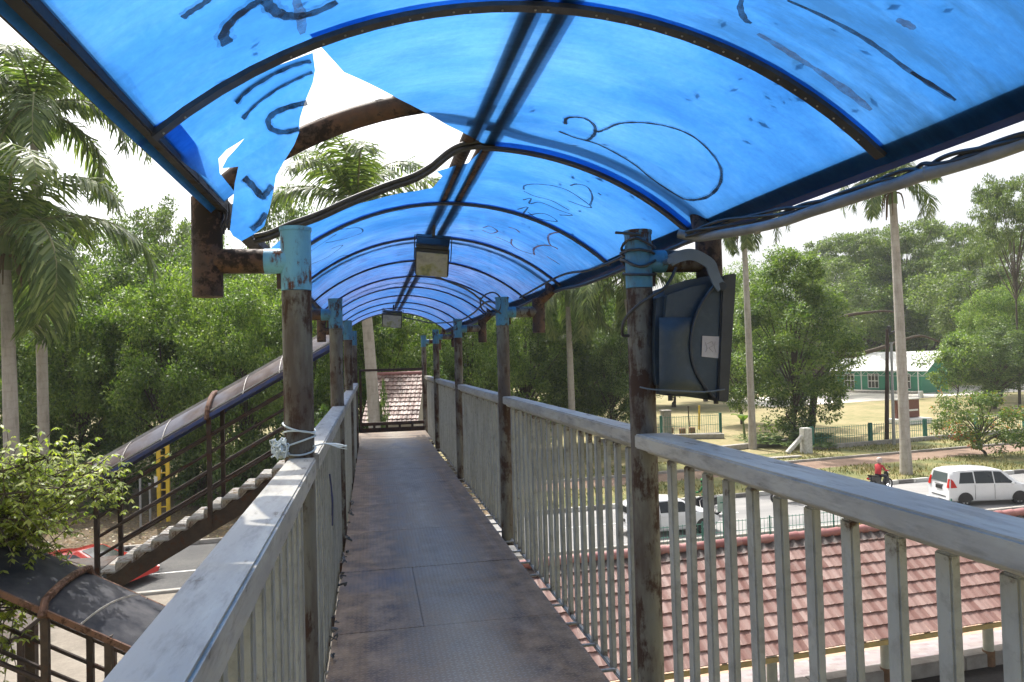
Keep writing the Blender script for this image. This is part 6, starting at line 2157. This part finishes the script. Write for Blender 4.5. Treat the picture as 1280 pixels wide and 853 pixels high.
# low stumps, stakes and walls behind the speaker post
for i, (px, py) in enumerate(((838, 541), (853, 542), (865, 541))):
    b = on(px, py, 2, 0.0); m = MB(); m.tube([b, b + Vector((0, 0, 0.45)), b + Vector((0, 0, 0.5))], [0.3, 0.3, 0.24], 12)
    tag(m.build('brick_stump', BRICK, off=b), 'short brown brick stump on the ground right of the speaker post', 'stump', 'brick stumps behind the speaker post')
for px, y0, y1, lb_, mt in ((862, 508, 537, 'thin leaning wooden stake in front of the dry lawn', TRUNK), (874, 507, 537, 'yellow stake in front of the dry lawn behind the loudspeaker', YELLOW)):
    b = on(px, y1, 2, 0.0); D = (b - EYE).dot(FW); q_ = dep(px + (-2 if mt is TRUNK else 0), y0, D); m = MB(); m.tube([b, q_], 0.1 if mt is YELLOW else 0.06, 8)
    tag(m.build('stake', mt, off=b), lb_, 'stake')
b = on(833, 545, 2, 0.0); m = MB(); m.box(b + Vector((0, 0, 1.1)), (0.75, 0.75, 2.2)); m.box(b + Vector((0, 0, 2.26)), (0.9, 0.9, 0.12))
tag(m.build('gate_pillar', CONC, off=b, bevel=0.03), 'grey concrete gate pillar right of the speaker post', 'pillar')
for (p0, p1, h, lb_) in (((830, 549), (905, 548), 0.4, 'low grey concrete step wall behind the near right handrail'), ((880, 566), (1000, 553), 0.35, 'low dark edged wall under the large fence tree'), ((890, 582), (1000, 574), 0.25, 'lowest concrete edge between the palm and the road')):
    a, c_ = on(*p0, 2, 0.0), on(*p1, 2, 0.0)
    m = MB(); m.bar(a + Vector((0, 0, h / 2)), c_ + Vector((0, 0, h / 2)), 0.5, h)
    tag(m.build('low_wall', CONC, off=a, bevel=0.02), lb_, 'wall')
# broad leaved banana-like plant by the palm
b = on(931, 548, 2, 0.0)
bp = thing('banana_plant', 'broad leaved plant beside the palm trunk right of the loudspeaker', 'plant', b)
m = MB(); m.tube([b, b + Vector((-0.1, 0, 1.6))], [0.13, 0.06], 8); m.build('stem', SHAFT, bp)
for k in range(6):
    a = k * 1.1 + 0.4; ln = 1.0 + 0.15 * (k % 3)
    d = Vector((math.cos(a), math.sin(a), 0))
    m = MB()
    def lf(u, v):
        w_ = 0.3 * math.sin(math.pi * min(0.98, u * 0.95 + 0.05)) ** 0.7
        side_ = Vector((-d.y, d.x, 0))
        p = b + Vector((-0.1, 0, 1.4)) + d * (ln * 0.75 * u) + Vector((0, 0, ln * (1.2 * u - 0.75 * u * u)))
        return p + side_ * ((v - 0.5) * 2 * w_) + Vector((0, 0, 0.12 * abs(v - 0.5)))
    m.grid(lf, 10, 4)
    m.build('leaf', LEAF_LIGHT, bp)

# ------------------------------------------------------------------ hazy air
m = MB(); m.box((0, 0, 17.4), (804, 804, 36.8))
hz_ = NT('haze air')
vol = hz_.n("VolumePrincipled")
vol.inputs['Color'].default_value = (0.9, 0.95, 1.0, 1)
vol.inputs['Density'].default_value = 0.00028
hz_.t.nodes.remove(hz_.p)
hz_.l(vol.outputs[0], hz_.out.inputs['Volume'])
tag(m.build('haze', hz_.mat), kind='stuff')
SC.cycles.volume_bounces = 1
